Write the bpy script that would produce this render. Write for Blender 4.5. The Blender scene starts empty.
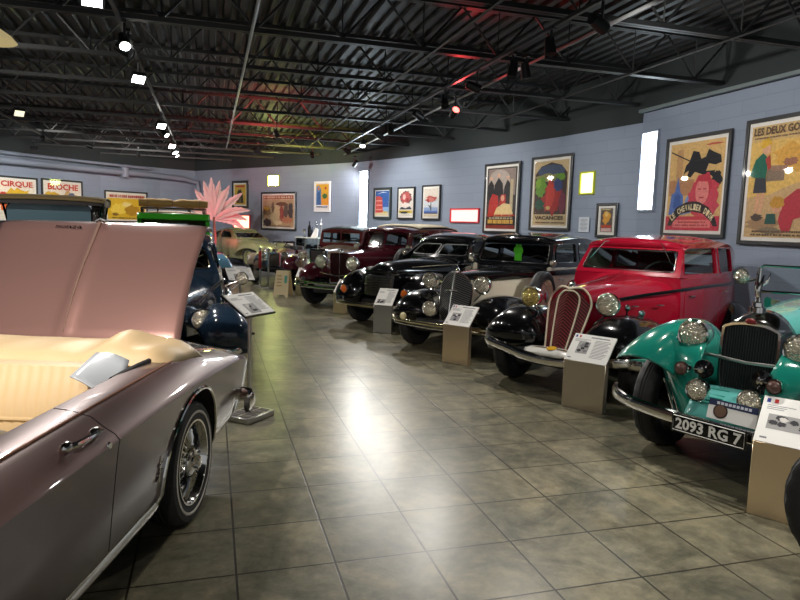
import bpy, bmesh, math, random
from mathutils import Vector, Matrix, geometry
R = math.radians
PI = math.pi
S = bpy.context.scene
COL = S.collection
rnd = random.Random(11)

# ------------------------------------------------------------------ materials
def lin(c):
    if isinstance(c, str):
        c = [int(c[i:i+2], 16) / 255 for i in (0, 2, 4)]
        c = [v / 12.92 if v <= .04045 else ((v + .055) / 1.055) ** 2.4 for v in c]
    return (c[0], c[1], c[2], 1)
MATS = {}
def mat(name, col, rough=.5, metal=0., coat=0., spec=.5, emit=None, es=0., bump=0., bscale=60., vary=0., vscale=8.):
    if name in MATS: return MATS[name]
    m = bpy.data.materials.new(name); m.use_nodes = True
    nt = m.node_tree; b = nt.nodes['Principled BSDF']
    b.inputs['Base Color'].default_value = lin(col); b.inputs['Roughness'].default_value = rough
    b.inputs['Metallic'].default_value = metal; b.inputs['Coat Weight'].default_value = coat
    b.inputs['Coat Roughness'].default_value = .04; b.inputs['Specular IOR Level'].default_value = spec if coat < .9 else .12
    if emit is not None:
        b.inputs['Emission Color'].default_value = lin(emit); b.inputs['Emission Strength'].default_value = es
    if bump or vary:
        tc = nt.nodes.new('ShaderNodeTexCoord')
        if bump:
            n = nt.nodes.new('ShaderNodeTexNoise'); n.inputs['Scale'].default_value = bscale; n.inputs['Detail'].default_value = 4
            bp = nt.nodes.new('ShaderNodeBump'); bp.inputs['Strength'].default_value = bump; bp.inputs['Distance'].default_value = .01
            nt.links.new(tc.outputs['Object'], n.inputs['Vector']); nt.links.new(n.outputs['Fac'], bp.inputs['Height'])
            nt.links.new(bp.outputs['Normal'], b.inputs['Normal'])
        if vary:
            n = nt.nodes.new('ShaderNodeTexNoise'); n.inputs['Scale'].default_value = vscale; n.inputs['Detail'].default_value = 5
            mr = nt.nodes.new('ShaderNodeMapRange'); mr.inputs['From Min'].default_value = .3; mr.inputs['From Max'].default_value = .7
            mr.inputs['To Min'].default_value = 1 - vary; mr.inputs['To Max'].default_value = 1 + vary
            hs = nt.nodes.new('ShaderNodeHueSaturation'); hs.inputs['Color'].default_value = lin(col)
            nt.links.new(tc.outputs['Object'], n.inputs['Vector']); nt.links.new(n.outputs['Fac'], mr.inputs['Value'])
            nt.links.new(mr.outputs['Result'], hs.inputs['Value']); nt.links.new(hs.outputs['Color'], b.inputs['Base Color'])
    MATS[name] = m
    return m
def glassmat(name, tint, refl=1.45, gloss=(1, 1, 1, 1)):
    if name in MATS: return MATS[name]
    m = bpy.data.materials.new(name); m.use_nodes = True; nt = m.node_tree
    nt.nodes.remove(nt.nodes['Principled BSDF']); out = nt.nodes['Material Output']
    t = nt.nodes.new('ShaderNodeBsdfTransparent'); t.inputs['Color'].default_value = tint
    g = nt.nodes.new('ShaderNodeBsdfGlossy'); g.inputs['Roughness'].default_value = .02; g.inputs['Color'].default_value = gloss
    f = nt.nodes.new('ShaderNodeFresnel'); f.inputs['IOR'].default_value = refl
    x = nt.nodes.new('ShaderNodeMixShader')
    nt.links.new(f.outputs['Fac'], x.inputs['Fac']); nt.links.new(t.outputs[0], x.inputs[1]); nt.links.new(g.outputs[0], x.inputs[2])
    nt.links.new(x.outputs[0], out.inputs['Surface'])
    MATS[name] = m
    return m
def lensmat(name, col):
    if name in MATS: return MATS[name]
    m = mat(name, col, .13, .8, .6)
    nt = m.node_tree; b = nt.nodes['Principled BSDF']
    tc = nt.nodes.new('ShaderNodeTexCoord'); v = nt.nodes.new('ShaderNodeTexVoronoi'); v.inputs['Scale'].default_value = 60
    bp = nt.nodes.new('ShaderNodeBump'); bp.inputs['Strength'].default_value = .7; bp.inputs['Distance'].default_value = .012
    nt.links.new(tc.outputs['Object'], v.inputs['Vector']); nt.links.new(v.outputs['Distance'], bp.inputs['Height'])
    nt.links.new(bp.outputs['Normal'], b.inputs['Normal'])
    return m
CHROME = mat('chrome', (.78, .77, .74), .09, 1.)
STEEL = mat('brushed_steel', (.62, .61, .58), .32, 1.)
RUBBER = mat('tyre_rubber', (.012, .012, .013), .62, bump=.25, bscale=90)
WHITEWALL = mat('whitewall_rubber', 'cfc9bd', .6)
DARK = mat('dark_underbody', (.008, .008, .009), .75)
BLACK = mat('black_paint', (.004, .004, .005), .2, coat=.9)
GLASS = glassmat('car_window_glass', (.72, .78, .77, 1))
PGLASS = glassmat('picture_glass', (.97, .97, .97, 1), 1.3)
CLEAR = glassmat('clear_glass', (.9, .95, .93, 1))
LENS = lensmat('ribbed_lamp_glass', (.92, .86, .70))
AMBER = mat('amber_lens', 'd2641c', .15, coat=1.)
YBULB = lensmat('yellow_lamp_glass', (.8, .62, .2))
LEATHER = mat('dark_leather', (.03, .022, .018), .5)
TANL = mat('tan_leather', '8a6a4a', .5)
WHITE = mat('white_card', 'e9e7e2', .55)
INK = mat('black_ink', '24222a', .6)
INKG = mat('grey_ink', '77757a', .6)
CREAMP = mat('cream_paint', 'ddd5c0', .25, coat=1.)
RED_M = mat('flag_red', 'c0302c', .6)
BLUE_M = mat('flag_blue', '23308c', .6)

# ------------------------------------------------------------------ mesh helpers
def finish(bm, name, smooth=True, ang=38, recalc=True):
    if recalc: bmesh.ops.recalc_face_normals(bm, faces=bm.faces)
    me = bpy.data.meshes.new(name); bm.to_mesh(me); bm.free()
    if smooth:
        me.polygons.foreach_set('use_smooth', [True] * len(me.polygons))
        me.set_sharp_from_angle(angle=R(ang))
    return me
def obj(name, bm, mats, parent=None, smooth=True, ang=38, solid=0, bevel=0, label=None, loc=None, rot=None, recalc=True, offset=0):
    me = bm if isinstance(bm, bpy.types.Mesh) else finish(bm, name, smooth, ang, recalc)
    if not isinstance(mats, (list, tuple)): mats = [mats]
    if not len(me.materials):
        for m in mats: me.materials.append(m)
    o = bpy.data.objects.new(name, me); COL.objects.link(o)
    if parent: o.parent = parent
    if loc: o.location = loc
    if rot: o.rotation_euler = rot
    if solid:
        md = o.modifiers.new('solid', 'SOLIDIFY'); md.thickness = solid; md.offset = offset
    if bevel:
        md = o.modifiers.new('bevel', 'BEVEL'); md.width = bevel; md.segments = 2; md.limit_method = 'ANGLE'; md.angle_limit = R(40)
    if label: o['label'] = label
    return o
def empty(name, label, cat, loc=(0, 0, 0), rz=0, group=None):
    o = bpy.data.objects.new(name, None); COL.objects.link(o); o.empty_display_size = .2
    o.location = loc; o.rotation_euler = (0, 0, R(rz)); o['label'] = label; o['category'] = cat
    if group: o['group'] = group
    return o
def tag(o, label, cat, group=None):
    o['label'] = label; o['category'] = cat
    if group: o['group'] = group
    return o
def struct(o, label=None):
    o['kind'] = 'structure'
    if label: o['label'] = label
    return o
def box(bm, c, s, m=0, M=None):
    v = []
    for i in (-1, 1):
        for j in (-1, 1):
            for k in (-1, 1):
                p = Vector((i * s[0] / 2, j * s[1] / 2, k * s[2] / 2))
                if M is not None: p = M @ p
                v.append(bm.verts.new(p + Vector(c)))
    for f in ((0, 1, 3, 2), (4, 6, 7, 5), (0, 4, 5, 1), (2, 3, 7, 6), (0, 2, 6, 4), (1, 5, 7, 3)):
        bm.faces.new([v[i] for i in f]).material_index = m
    return v
def rbox(bm, c, s, r, seg=3, M=None, m=0):
    b = bmesh.new(); box(b, (0, 0, 0), s)
    bmesh.ops.bevel(b, geom=b.edges[:], offset=r, segments=seg, affect='EDGES', profile=.5)
    if M is not None: bmesh.ops.transform(b, matrix=M, verts=b.verts)
    bmesh.ops.translate(b, vec=Vector(c), verts=b.verts)
    for f in b.faces: f.material_index = m
    join(bm, b)
def join(bm, b):
    me = bpy.data.meshes.new('tmp'); b.to_mesh(me); b.free(); bm.from_mesh(me); bpy.data.meshes.remove(me)
def loft(bm, rings, closed=True, caps=(True, True), m=0):
    vr = [[bm.verts.new(p) for p in r] for r in rings]
    n = len(rings[0])
    for a, b in zip(vr, vr[1:]):
        for i in range(n if closed else n - 1):
            j = (i + 1) % n
            try: bm.faces.new((a[i], a[j], b[j], b[i])).material_index = m
            except ValueError: pass
    if closed:
        if caps[0]: bm.faces.new(vr[0][::-1]).material_index = m
        if caps[1]: bm.faces.new(vr[-1]).material_index = m
    return vr
def tube(bm, pts, r, n=8, closed=False, m=0, flat=None):
    pts = [Vector(p) for p in pts]; rings = []; N = len(pts); up = None
    for i, p in enumerate(pts):
        if closed: t = pts[(i + 1) % N] - pts[i - 1]
        else: t = pts[min(i + 1, N - 1)] - pts[max(i - 1, 0)]
        t.normalize()
        if up is None:
            a = Vector((0, 0, 1)) if abs(t.z) < .9 else Vector((1, 0, 0))
            up = (a - t * a.dot(t)).normalized()
        else: up = (up - t * up.dot(t)).normalized()
        s = t.cross(up); rr = r[i] if isinstance(r, (list, tuple)) else r
        fl = flat or (1, 1)
        rings.append([p + (up * math.cos(2 * PI * k / n) * fl[0] + s * math.sin(2 * PI * k / n) * fl[1]) * rr for k in range(n)])
    if closed: rings.append(rings[0])
    if closed:
        vr = [[bm.verts.new(p) for p in q] for q in rings[:-1]]
        for i in range(N):
            a, b = vr[i], vr[(i + 1) % N]
            for k in range(n): bm.faces.new((a[k], a[(k + 1) % n], b[(k + 1) % n], b[k])).material_index = m
    else: loft(bm, rings, m=m)
def lathe(bm, prof, n=24, axis='x', c=(0, 0, 0), m=0, caps=False):
    """prof = [(r, h)]; h runs along axis"""
    rings = []
    for r, h in prof:
        q = []
        for k in range(n):
            a = 2 * PI * k / n; u, v = max(r, 1e-4) * math.cos(a), max(r, 1e-4) * math.sin(a)
            p = {'x': (h, u, v), 'y': (v, h, u), 'z': (u, v, h)}[axis]
            q.append((p[0] + c[0], p[1] + c[1], p[2] + c[2]))
        rings.append(q)
    loft(bm, rings, True, (caps, caps), m)
def ball(bm, c, r, n=12, M=None, m=0):
    b = bmesh.new(); bmesh.ops.create_uvsphere(b, u_segments=n, v_segments=max(6, n // 2 + 2), radius=1)
    T = Matrix.Diagonal((r[0], r[1], r[2], 1)) if isinstance(r, (tuple, list)) else Matrix.Scale(r, 4)
    if M is not None: T = M @ T
    bmesh.ops.transform(b, matrix=Matrix.Translation(Vector(c)) @ T, verts=b.verts)
    for f in b.faces: f.material_index = m
    join(bm, b)
def rpoly(pts, r=.04, n=4):
    out = []; N = len(pts)
    for i in range(N):
        p, a, b = Vector(pts[i]), Vector(pts[i - 1]), Vector(pts[(i + 1) % N])
        rr = r[i] if isinstance(r, (list, tuple)) else r
        rr = min(rr, (a - p).length * .49, (b - p).length * .49)
        u, w = (a - p).normalized() * rr + p, (b - p).normalized() * rr + p
        if rr < 1e-4: out.append(tuple(p)); continue
        for k in range(n + 1):
            t = k / n; q = u * (1 - t) ** 2 + p * 2 * t * (1 - t) + w * t * t
            out.append((q.x, q.y))
    return out
def inset(poly, d):
    c = Vector((sum(p[0] for p in poly) / len(poly), sum(p[1] for p in poly) / len(poly)))
    out = []; N = len(poly)
    area = sum(poly[i - 1][0] * poly[i][1] - poly[i][0] * poly[i - 1][1] for i in range(N))
    sg = 1 if area > 0 else -1
    for i in range(N):
        t = Vector(poly[(i + 1) % N]) - Vector(poly[i - 1])
        if t.length < 1e-9: out.append(poly[i]); continue
        t.normalize(); nn = Vector((-t.y, t.x)) * sg
        q = Vector(poly[i]) + nn * d; out.append((q.x, q.y))
    return out
def plate(bm, outer, holes, th, fn, step=None, m=0):
    loops = [[Vector((p[0], p[1], 0)) for p in l] for l in [outer] + list(holes)]
    tris = geometry.tessellate_polygon(loops); flat = [p for l in loops for p in l]
    b = bmesh.new(); vs = [b.verts.new(p) for p in flat]
    for t in tris:
        try: b.faces.new([vs[i] for i in t])
        except ValueError: pass
    bmesh.ops.remove_doubles(b, verts=b.verts, dist=1e-6)
    if step:
        for ax in (0, 1):
            lo = min(p[ax] for p in outer); hi = max(p[ax] for p in outer); k = lo + step
            while k < hi - 1e-4:
                co = Vector((0, 0, 0)); co[ax] = k; no = Vector((0, 0, 0)); no[ax] = 1
                bmesh.ops.bisect_plane(b, geom=b.verts[:] + b.edges[:] + b.faces[:], plane_co=co, plane_no=no); k += step
    bmesh.ops.recalc_face_normals(b, faces=b.faces)
    if th:
        r = bmesh.ops.extrude_face_region(b, geom=b.faces[:])
        for v in r['geom']:
            if isinstance(v, bmesh.types.BMVert): v.co.z += th
    for v in b.verts: v.co = Vector(fn(v.co.x, v.co.y, v.co.z))
    for f in b.faces: f.material_index = m
    bmesh.ops.recalc_face_normals(b, faces=b.faces)
    join(bm, b)
def interp(tab, x, k):
    """tab rows sorted by descending or ascending [0]"""
    t = sorted(tab, key=lambda r: r[0])
    if x <= t[0][0]: return t[0][k]
    for a, b in zip(t, t[1:]):
        if x <= b[0]:
            f = (x - a[0]) / (b[0] - a[0] + 1e-9); return a[k] + (b[k] - a[k]) * f
    return t[-1][k]
def spline(pts, n=6):
    """Catmull-Rom through tuples"""
    P = [Vector(p) for p in pts]; out = []
    for i in range(len(P) - 1):
        p0 = P[max(i - 1, 0)]; p1 = P[i]; p2 = P[i + 1]; p3 = P[min(i + 2, len(P) - 1)]
        for k in range(n):
            t = k / n
            out.append(.5 * ((2 * p1) + (p2 - p0) * t + (2 * p0 - 5 * p1 + 4 * p2 - p3) * t * t + (3 * p1 - p0 - 3 * p2 + p3) * t ** 3))
    out.append(P[-1]); return out
def splineN(rows, n=5):
    """Catmull-Rom on rows of any width"""
    out = []
    for i in range(len(rows) - 1):
        a = rows[max(i - 1, 0)]; b = rows[i]; c = rows[i + 1]; d = rows[min(i + 2, len(rows) - 1)]
        for k in range(n):
            t = k / n
            out.append(tuple(.5 * (2 * q + (r - p) * t + (2 * p - 5 * q + 4 * r - s) * t * t + (3 * q - p - 3 * r + s) * t ** 3) for p, q, r, s in zip(a, b, c, d)))
    out.append(tuple(rows[-1])); return out
def textmesh(bm, s, w, h, fn, m=0, th=.0008, bold=.032):
    cu = bpy.data.curves.new('t', 'FONT'); cu.body = s; cu.extrude = 0; cu.resolution_u = 2; cu.offset = bold
    ob = bpy.data.objects.new('t', cu); me = bpy.data.meshes.new_from_object(ob)
    xs = [v.co.x for v in me.vertices]; ys = [v.co.y for v in me.vertices]
    x0, x1, y0, y1 = min(xs), max(xs), min(ys), max(ys)
    b = bmesh.new(); b.from_mesh(me)
    for v in b.verts: v.co = Vector(fn((v.co.x - x0) / (x1 - x0) * w, (v.co.y - y0) / (y1 - y0) * h, th))
    for f in b.faces: f.material_index = m
    join(bm, b)
    bpy.data.objects.remove(ob); bpy.data.curves.remove(cu); bpy.data.meshes.remove(me)
EXPOSURE, WORLD, WINK, LIGHTK = 0.0, .45, 1.0, 1.1
# ------------------------------------------------------------------ car components
CACHE = {}
def wheel(root, x, y, s, r=.37, w=.15, style='disc', discmat=None, white=False, name='wheel', z=None, axis_tilt=None, steer=0, face=1, tread=True):
    """tyre (part) with rim and hub cap (sub-parts); s = +1 left side, -1 right side"""
    key = (r, w, style, white, discmat.name if discmat else '', tread)
    if key not in CACHE:
        bm = bmesh.new(); rr = r * .66
        n = 72 if tread else 40
        prof = [(rr, -w * .36), (rr * 1.04, -w * .44), (r * .82, -w * .5), (r * .93, -w * .47), (r * .975, -w * .40), (r, -w * .30), (r, -w * .12),
                (r * .988, -w * .09), (r * .988, -w * .05), (r, -w * .02), (r, w * .02), (r * .988, w * .05), (r * .988, w * .09),
                (r, w * .12), (r, w * .30), (r * .975, w * .40), (r * .93, w * .47), (r * .82, w * .5), (rr * 1.04, w * .44), (rr, w * .36)]
        rings = []
        for i, (q, h) in enumerate(prof):
            ring = []
            for k in range(n):
                a = 2 * PI * k / n; q2 = q
                if tread and i in (4, 5, 14, 15) and k % 3 == 0: q2 = q - r * .022
                ring.append((q2 * math.cos(a), h, q2 * math.sin(a)))
            rings.append(ring)
        loft(bm, rings, True, (False, False))
        if white: lathe(bm, [(r * .795, w * .49), (r * .805, w * .508), (r * .83, w * .508), (r * .84, w * .497)], 48, 'y', m=1)
        tm = finish(bm, 'tyre', ang=30)
        tm.materials.append(RUBBER); tm.materials.append(WHITEWALL)
        bm = bmesh.new(); dm = discmat or BLACK
        if style == 'wire':
            lathe(bm, [(rr, -w * .4), (rr * 1.03, -w * .42), (rr * .97, -w * .2), (rr * .93, 0), (rr * .97, w * .3), (rr * 1.03, w * .46), (rr * 1.0, w * .48)], 40, 'y')
            for k in range(36):
                a = 2 * PI * k / 36; a2 = a + (.25 if k % 2 else -.25); h = (w * .45, -w * .2)[k % 2]
                tube(bm, [(rr * .16 * math.cos(a2), h, rr * .16 * math.sin(a2)), (rr * .95 * math.cos(a), w * .02, rr * .95 * math.sin(a))], .0035, 4)
            lathe(bm, [(.0, -w * .4), (rr * .17, -w * .4), (rr * .17, w * .5), (0, w * .5)], 20, 'y')
        elif style == 'spider':
            lathe(bm, [(0, w * .18), (rr * .28, w * .2), (rr * .36, w * .3), (rr * .46, w * .26), (rr * .86, w * .12), (rr * .9, w * .3), (rr * 1.0, w * .47), (rr * 1.05, w * .47)], 48, 'y')
            for k in range(28):
                a = 2 * PI * k / 28; c, s_ = math.cos(a), math.sin(a)
                tube(bm, [(rr * .4 * c, w * .34, rr * .4 * s_), (rr * .6 * c, w * .36, rr * .6 * s_), (rr * .86 * c, w * .27, rr * .86 * s_)], [.008, .009, .007], 5)
        else:
            lathe(bm, [(0, w * .2), (rr * .35, w * .22), (rr * .45, w * .30), (rr * .72, w * .18), (rr * .80, w * .05), (rr * .9, w * .08), (rr * .95, w * .38), (rr * 1.04, w * .47)], 40, 'y')
            for k in range(10):
                a = 2 * PI * (k + .5) / 10; ball(bm, (rr * .62 * math.cos(a), w * .235, rr * .62 * math.sin(a)), (.022, .006, .022), 8)
        lathe(bm, [(rr * 1.0, -w * .36), (rr * .5, -w * .34), (0.001, -w * .3)], 32, 'y')
        dmsh = finish(bm, 'rim'); dmsh.materials.append(dm)
        bm = bmesh.new(); hr = rr * (.34 if style != 'wire' else .2)
        lathe(bm, [(hr, w * .2), (hr * 1.02, w * .32), (hr * .95, w * .42), (hr * .5, w * .5), (0, w * .52)], 28, 'y')
        if style == 'spider': lathe(bm, [(hr * .5, w * .5), (hr * .48, w * .62), (hr * .3, w * .66), (0, w * .66)], 20, 'y')
        hm = finish(bm, 'hub_cap'); hm.materials.append(CHROME)
        CACHE[key] = (tm, dmsh, hm)
    tm, dmsh, hm = CACHE[key]
    rz = (0 if s > 0 else 180) + steer
    o = bpy.data.objects.new(name, tm); COL.objects.link(o); o.parent = root
    o.location = (x, y, r if z is None else z); o.rotation_euler = (0, rnd.uniform(0, 1) if not axis_tilt else axis_tilt, R(rz))
    o.rotation_mode = 'XYZ'
    for nm, me in (('rim', dmsh), ('hub_cap', hm)):
        c = bpy.data.objects.new(nm, me); COL.objects.link(c); c.parent = o
    return o
def headlight(root, x, y, z, r=.11, body=CHROME, lens=LENS, depth=.17, stalk=None, name='headlight', yaw=0, rim=CHROME):
    bm = bmesh.new()
    lathe(bm, [(0, -depth), (r * .35, -depth * .96), (r * .72, -depth * .7), (r * .95, -depth * .3), (r * 1.0, 0)], 28, 'x')
    if stalk: tube(bm, [(-.05, 0, -r * .7), stalk], .012, 8)
    o = obj(name, bm, body, root, loc=(x, y, z), rot=(0, 0, R(yaw)))
    bm = bmesh.new(); lathe(bm, [(r * .98, -.01), (r * 1.07, 0), (r * 1.08, .012), (r * 1.0, .024), (r * .93, .02)], 32, 'x'); obj('lamp_rim', bm, rim, o)
    bm = bmesh.new(); lathe(bm, [(r * .95, .014), (r * .8, .026), (r * .5, .036), (0, .042)], 28, 'x'); obj('lens', bm, lens, o)
    return o
def fender(root, rows, m, name='front_fender', n=4, p=2.4, label=None, thick=.008, K=8):
    """rows: x, z, y_centre, half_width, drop_outer, drop_inner  (y signed by row[2])"""
    rs = splineN(rows, n); N = len(rs); bm = bmesh.new(); rings = []
    for i, (x, z, yc, hw, do, di) in enumerate(rs):
        a, b = rs[max(i - 1, 0)], rs[min(i + 1, N - 1)]
        t = Vector((b[0] - a[0], 0, b[1] - a[1])).normalized(); nn = Vector((t.z, 0, -t.x))
        if nn.z < 0 and abs(nn.z) > .999: nn = -nn
        sg = 1 if yc > 0 else -1
        ring = []
        for k in range(-K, K + 1):
            u = k / K; d = (do if u > 0 else di) * abs(u) ** p
            e = math.copysign(abs(u) ** .8, u) if abs(u) < 1 else u
            ring.append(Vector((x, yc + sg * hw * e, z)) - nn * d)
        rings.append(ring)
    loft(bm, rings, closed=False)
    return obj(name, bm, m, root, ang=50, solid=thick, label=label)
def mirror_rows(rows): return [(r[0], r[1], -r[2]) + tuple(r[3:]) for r in rows]
def hood(root, st, m, name='hood', n=3, cap=True, side_mat=None, side_z=None):
    """st: x, half_width, z_top, z_bottom, exponent"""
    rs = splineN(st, n); bm = bmesh.new(); rings = []
    for x, w, zt, zb, e in rs:
        sh = min(zt - zb, w * 1.05) * .62; zs = zt - sh; ring = [(x, -w, zb), (x, -w, zb + (zs - zb) * .5)]
        for k in range(0, 19):
            a = PI - PI * k / 18; c, s_ = math.cos(a), math.sin(a)
            ring.append((x, w * math.copysign(abs(c) ** (2 / e), c), zs + sh * abs(s_) ** (2 / e)))
        ring += [(x, w, zb + (zs - zb) * .5), (x, w, zb)]
        rings.append(ring)
    loft(bm, rings, True, (cap, cap))
    mats = [m]
    if side_mat:
        mats.append(side_mat)
        for f in bm.faces:
            if f.calc_center_median().z < side_z: f.material_index = 1
    return obj(name, bm, mats, root, ang=45)
def tub(root, st, m, n=3, floor=.42, wall=.05, name='body', bulge=.03):
    """st: x, half_belt, z_belt, half_sill, z_sill ; hollow, open on top"""
    rs = splineN(st, n); bm = bmesh.new(); rings = []
    for x, wb, zb, ws, zs in rs:
        R_ = []
        for t in (0, .12, .3, .5, .7, .88, 1):
            R_.append((ws + (wb - ws) * t + bulge * math.sin(PI * t), zs + (zb - zs) * t))
        R_ += [(wb - wall * .4, zb + .012), (wb - wall, zb), (max(ws - wall - .02, .1), floor)]
        ring = [(x, y, z) for y, z in R_] + [(x, -y, z) for y, z in R_[::-1]]
        rings.append(ring)
    loft(bm, rings, True, (True, True))
    return obj(name, bm, m, root, ang=40)
def bodyside(st, x, z):
    wb, zb, ws, zs = (interp(st, x, k) for k in (1, 2, 3, 4)); t = min(max((z - zs) / (zb - zs), 0), 1)
    return ws + (wb - ws) * t + .03 * math.sin(PI * t)
def greenhouse(root, st, top, m, A, windows, crown=.07, glass=GLASS, rear=None, roofmat=None, two_pane=False, wsframe=None, wsx=.045, roofname='roof', pan=.02, parts=None):
    """st: tub stations; top: x, z, half width from windscreen header back to tail; A: (x base, half width base, z base)"""
    tp = splineN(top, 4); N = len(tp); edge = []
    for i, (x, z, hw) in enumerate(tp):
        a, b = tp[max(i - 1, 0)], tp[min(i + 1, N - 1)]
        t = Vector((b[0] - a[0], b[1] - a[1])).normalized(); nn = Vector((t.y, -t.x)); nn = nn if nn.y > -.2 else -nn
        edge.append((x - nn.x * crown, z - nn.y * crown, hw, nn))
    # roof skin
    bm = bmesh.new(); rings = []; K = 10
    for i, (x, z, hw) in enumerate(tp):
        nn = edge[i][3]
        rings.append([(x - nn.x * crown * abs(k / K) ** 2.6, hw * math.copysign(abs(k / K) ** .85, k), z - nn.y * crown * abs(k / K) ** 2.6) for k in range(-K, K + 1)])
    vr = loft(bm, rings, closed=False)
    if rear:
        dele = [f for f in bm.faces if abs(f.calc_center_median().y) < rear[0] and rear[1] < f.calc_center_median().z < rear[2] and f.calc_center_median().x < rear[3]]
        bmesh.ops.delete(bm, geom=dele, context='FACES')
    roof = obj(roofname, bm, roofmat or m, root, ang=50, solid=.02, offset=-1)
    if rear:
        bm = bmesh.new(); xs = [e for e in tp if rear[1] - .03 < e[1] < rear[2] + .03 and e[0] < rear[3]]
        if len(xs) > 1:
            loft(bm, [[(e[0] + .025, y, e[1]) for y in (-rear[0] - .03, -rear[0] / 2, 0, rear[0] / 2, rear[0] + .03)] for e in xs], closed=False); obj('rear_window', bm, glass, root)
    # side walls
    xb, wbA, zA = A; xt, zt0 = edge[0][0], edge[0][1]
    def zbelt(x): return interp(st, x, 2)
    ed = sorted([(e[0], e[1], e[2]) for e in edge], key=lambda r: r[0])
    def ymap(x, z):
        zt = interp(ed, x, 1); hw = interp(ed, x, 2); wb = interp(st, x, 1)
        if x > xt: zt = zt0
        zb = zbelt(x); t = (z - zb) / max(zt - zb, .05)
        return wb + (hw - wb) * min(max(t, 0), 1)
    out = [(xb, zA)]
    out += [(e[0], e[1]) for e in edge if e[1] > zbelt(e[0]) + .02]
    tail = out[-1][0]
    xsb = [tail + (xb - tail) * k / 8 for k in range(9)]
    out += [(x, zbelt(x)) for x in xsb[:-1]]
    out = [p for i, p in enumerate(out) if i == 0 or (Vector(p) - Vector(out[i - 1])).length > .004]
    for s in (1, -1):
        bm = bmesh.new()
        plate(bm, out, windows, .035, lambda u, v, w: (u, s * (ymap(u, v) - w), v), step=.12)
        o = obj('cabin_side', bm, m, root, ang=30)
        for wi in windows:
            g = bmesh.new(); plate(g, wi, [], 0, lambda u, v, w: (u, s * (ymap(u, v) - .018), v)); obj('side_window', g, glass, o)
            g = bmesh.new(); tube(g, [(u, s * (ymap(u, v) + .001), v) for u, v in wi], .007, 5, True); obj('window_trim', g, parts or m, o)
    # windscreen
    wh = tp[0][2]; h0 = zA; h1 = edge[0][1] + .01
    def ws(u, v, w): # u in -1..1, v 0..1
        return (xb + (xt - xb) * v + w + (.0 if not two_pane else -.10 * abs(u) ), u * (wbA + (wh - wbA) * v), h0 + (h1 - h0) * v)
    fm = wsframe or m
    b = wsx / ((wbA + wh) / 2); c = .05 / max(h1 - h0, .1)
    outl = [(-1, 0), (1, 0), (1, 1), (-1, 1)]
    if two_pane: panes = [rpoly([(-1 + b, c), (-b * .6, c), (-b * .6, 1 - c), (-1 + b, 1 - c)], .12), rpoly([(b * .6, c), (1 - b, c), (1 - b, 1 - c), (b * .6, 1 - c)], .12)]
    else: panes = [rpoly([(-1 + b, c), (1 - b, c), (1 - b, 1 - c), (-1 + b, 1 - c)], .08)]
    bm = bmesh.new(); plate(bm, outl, panes, .03, lambda u, v, w: ws(u, v, w - .03), step=.25)
    f = obj('windscreen_frame', bm, m, root, ang=30)
    for p in panes:
        g = bmesh.new(); plate(g, p, [], 0, lambda u, v, w: ws(u, v, -.012)); obj('windscreen', g, glass, f)
        g = bmesh.new(); tube(g, [ws(u, v, .004) for u, v in p], .008, 6, True); obj('windscreen_trim', g, wsframe or CHROME, f)
    bm = bmesh.new(); plate(bm, [(-wbA * .995, zA - .30), (wbA * .995, zA - .30), (wbA * .995, zA + .01), (-wbA * .995, zA + .01)], [], .012, lambda u, v, w: (xb - .005 - w - (.10 * abs(u) / wbA if two_pane else 0), u, v), step=.2); obj('scuttle', bm, m, root, ang=30)
    # header crown between frame top and roof skin
    bm = bmesh.new(); hw = wh
    loft(bm, [[(xt + .004, hw * math.copysign(abs(k / 10) ** .85, k), h1 - .03) for k in range(-10, 11)], [tuple(Vector(q) + Vector((.004, 0, 0))) for q in rings[0]]], closed=False)
    obj('roof_header', bm, m, root, solid=.02)
    return roof, ymap
def seats(root, xs, y=.5, z=.45, h=1.05, m=LEATHER):
    for x in xs:
        bm = bmesh.new(); rbox(bm, (x + .28, 0, z + .07), (.5, 2 * y, .18), .05); obj('seat_cushion', bm, m, root)
        bm = bmesh.new(); rbox(bm, (x - .02, 0, (z + h) / 2), (.14, 2 * y, h - z), .05, M=Matrix.Rotation(R(-8), 4, 'Y')); obj('seat_back', bm, m, root)
def steering(root, x, y, z, r=.2, tilt=30, m=DARK):
    bm = bmesh.new(); M = Matrix.Translation((x, y, z)) @ Matrix.Rotation(R(90 - tilt), 4, 'Y')
    pts = [M @ Vector((r * math.cos(a), r * math.sin(a), 0)) for a in [2 * PI * k / 28 for k in range(28)]]
    tube(bm, pts, .012, 8, True)
    for a in (0, 2.1, 4.2): tube(bm, [M @ Vector((0, 0, -.02)), M @ Vector((r * math.cos(a), r * math.sin(a), 0))], .007, 6)
    tube(bm, [M @ Vector((0, 0, 0)), M @ Vector((0, 0, -.5))], .015, 8)
    return obj('steering_wheel', bm, m, root)
def bumper(root, pts, h=.09, t=.03, m=CHROME, name='bumper', n=6, ribs=0, bm=None):
    """pts: x,y,z"""
    b = bm or bmesh.new(); P = spline(pts, n); rings = []
    for i, p in enumerate(P):
        tg = (P[min(i + 1, len(P) - 1)] - P[max(i - 1, 0)]).normalized(); nn = Vector((tg.y, -tg.x, 0)).normalized()
        if nn.x < 0: nn = -nn
        ring = []
        for a, c in ((0, -.5), (.7, -.42), (1, -.2), (1, .2), (.7, .42), (0, .5)): ring.append(p + nn * t * a + Vector((0, 0, h * c)))
        rings.append(ring)
    loft(b, rings, True)
    if bm is None: return obj(name, b, m, root, ang=40)
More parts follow.
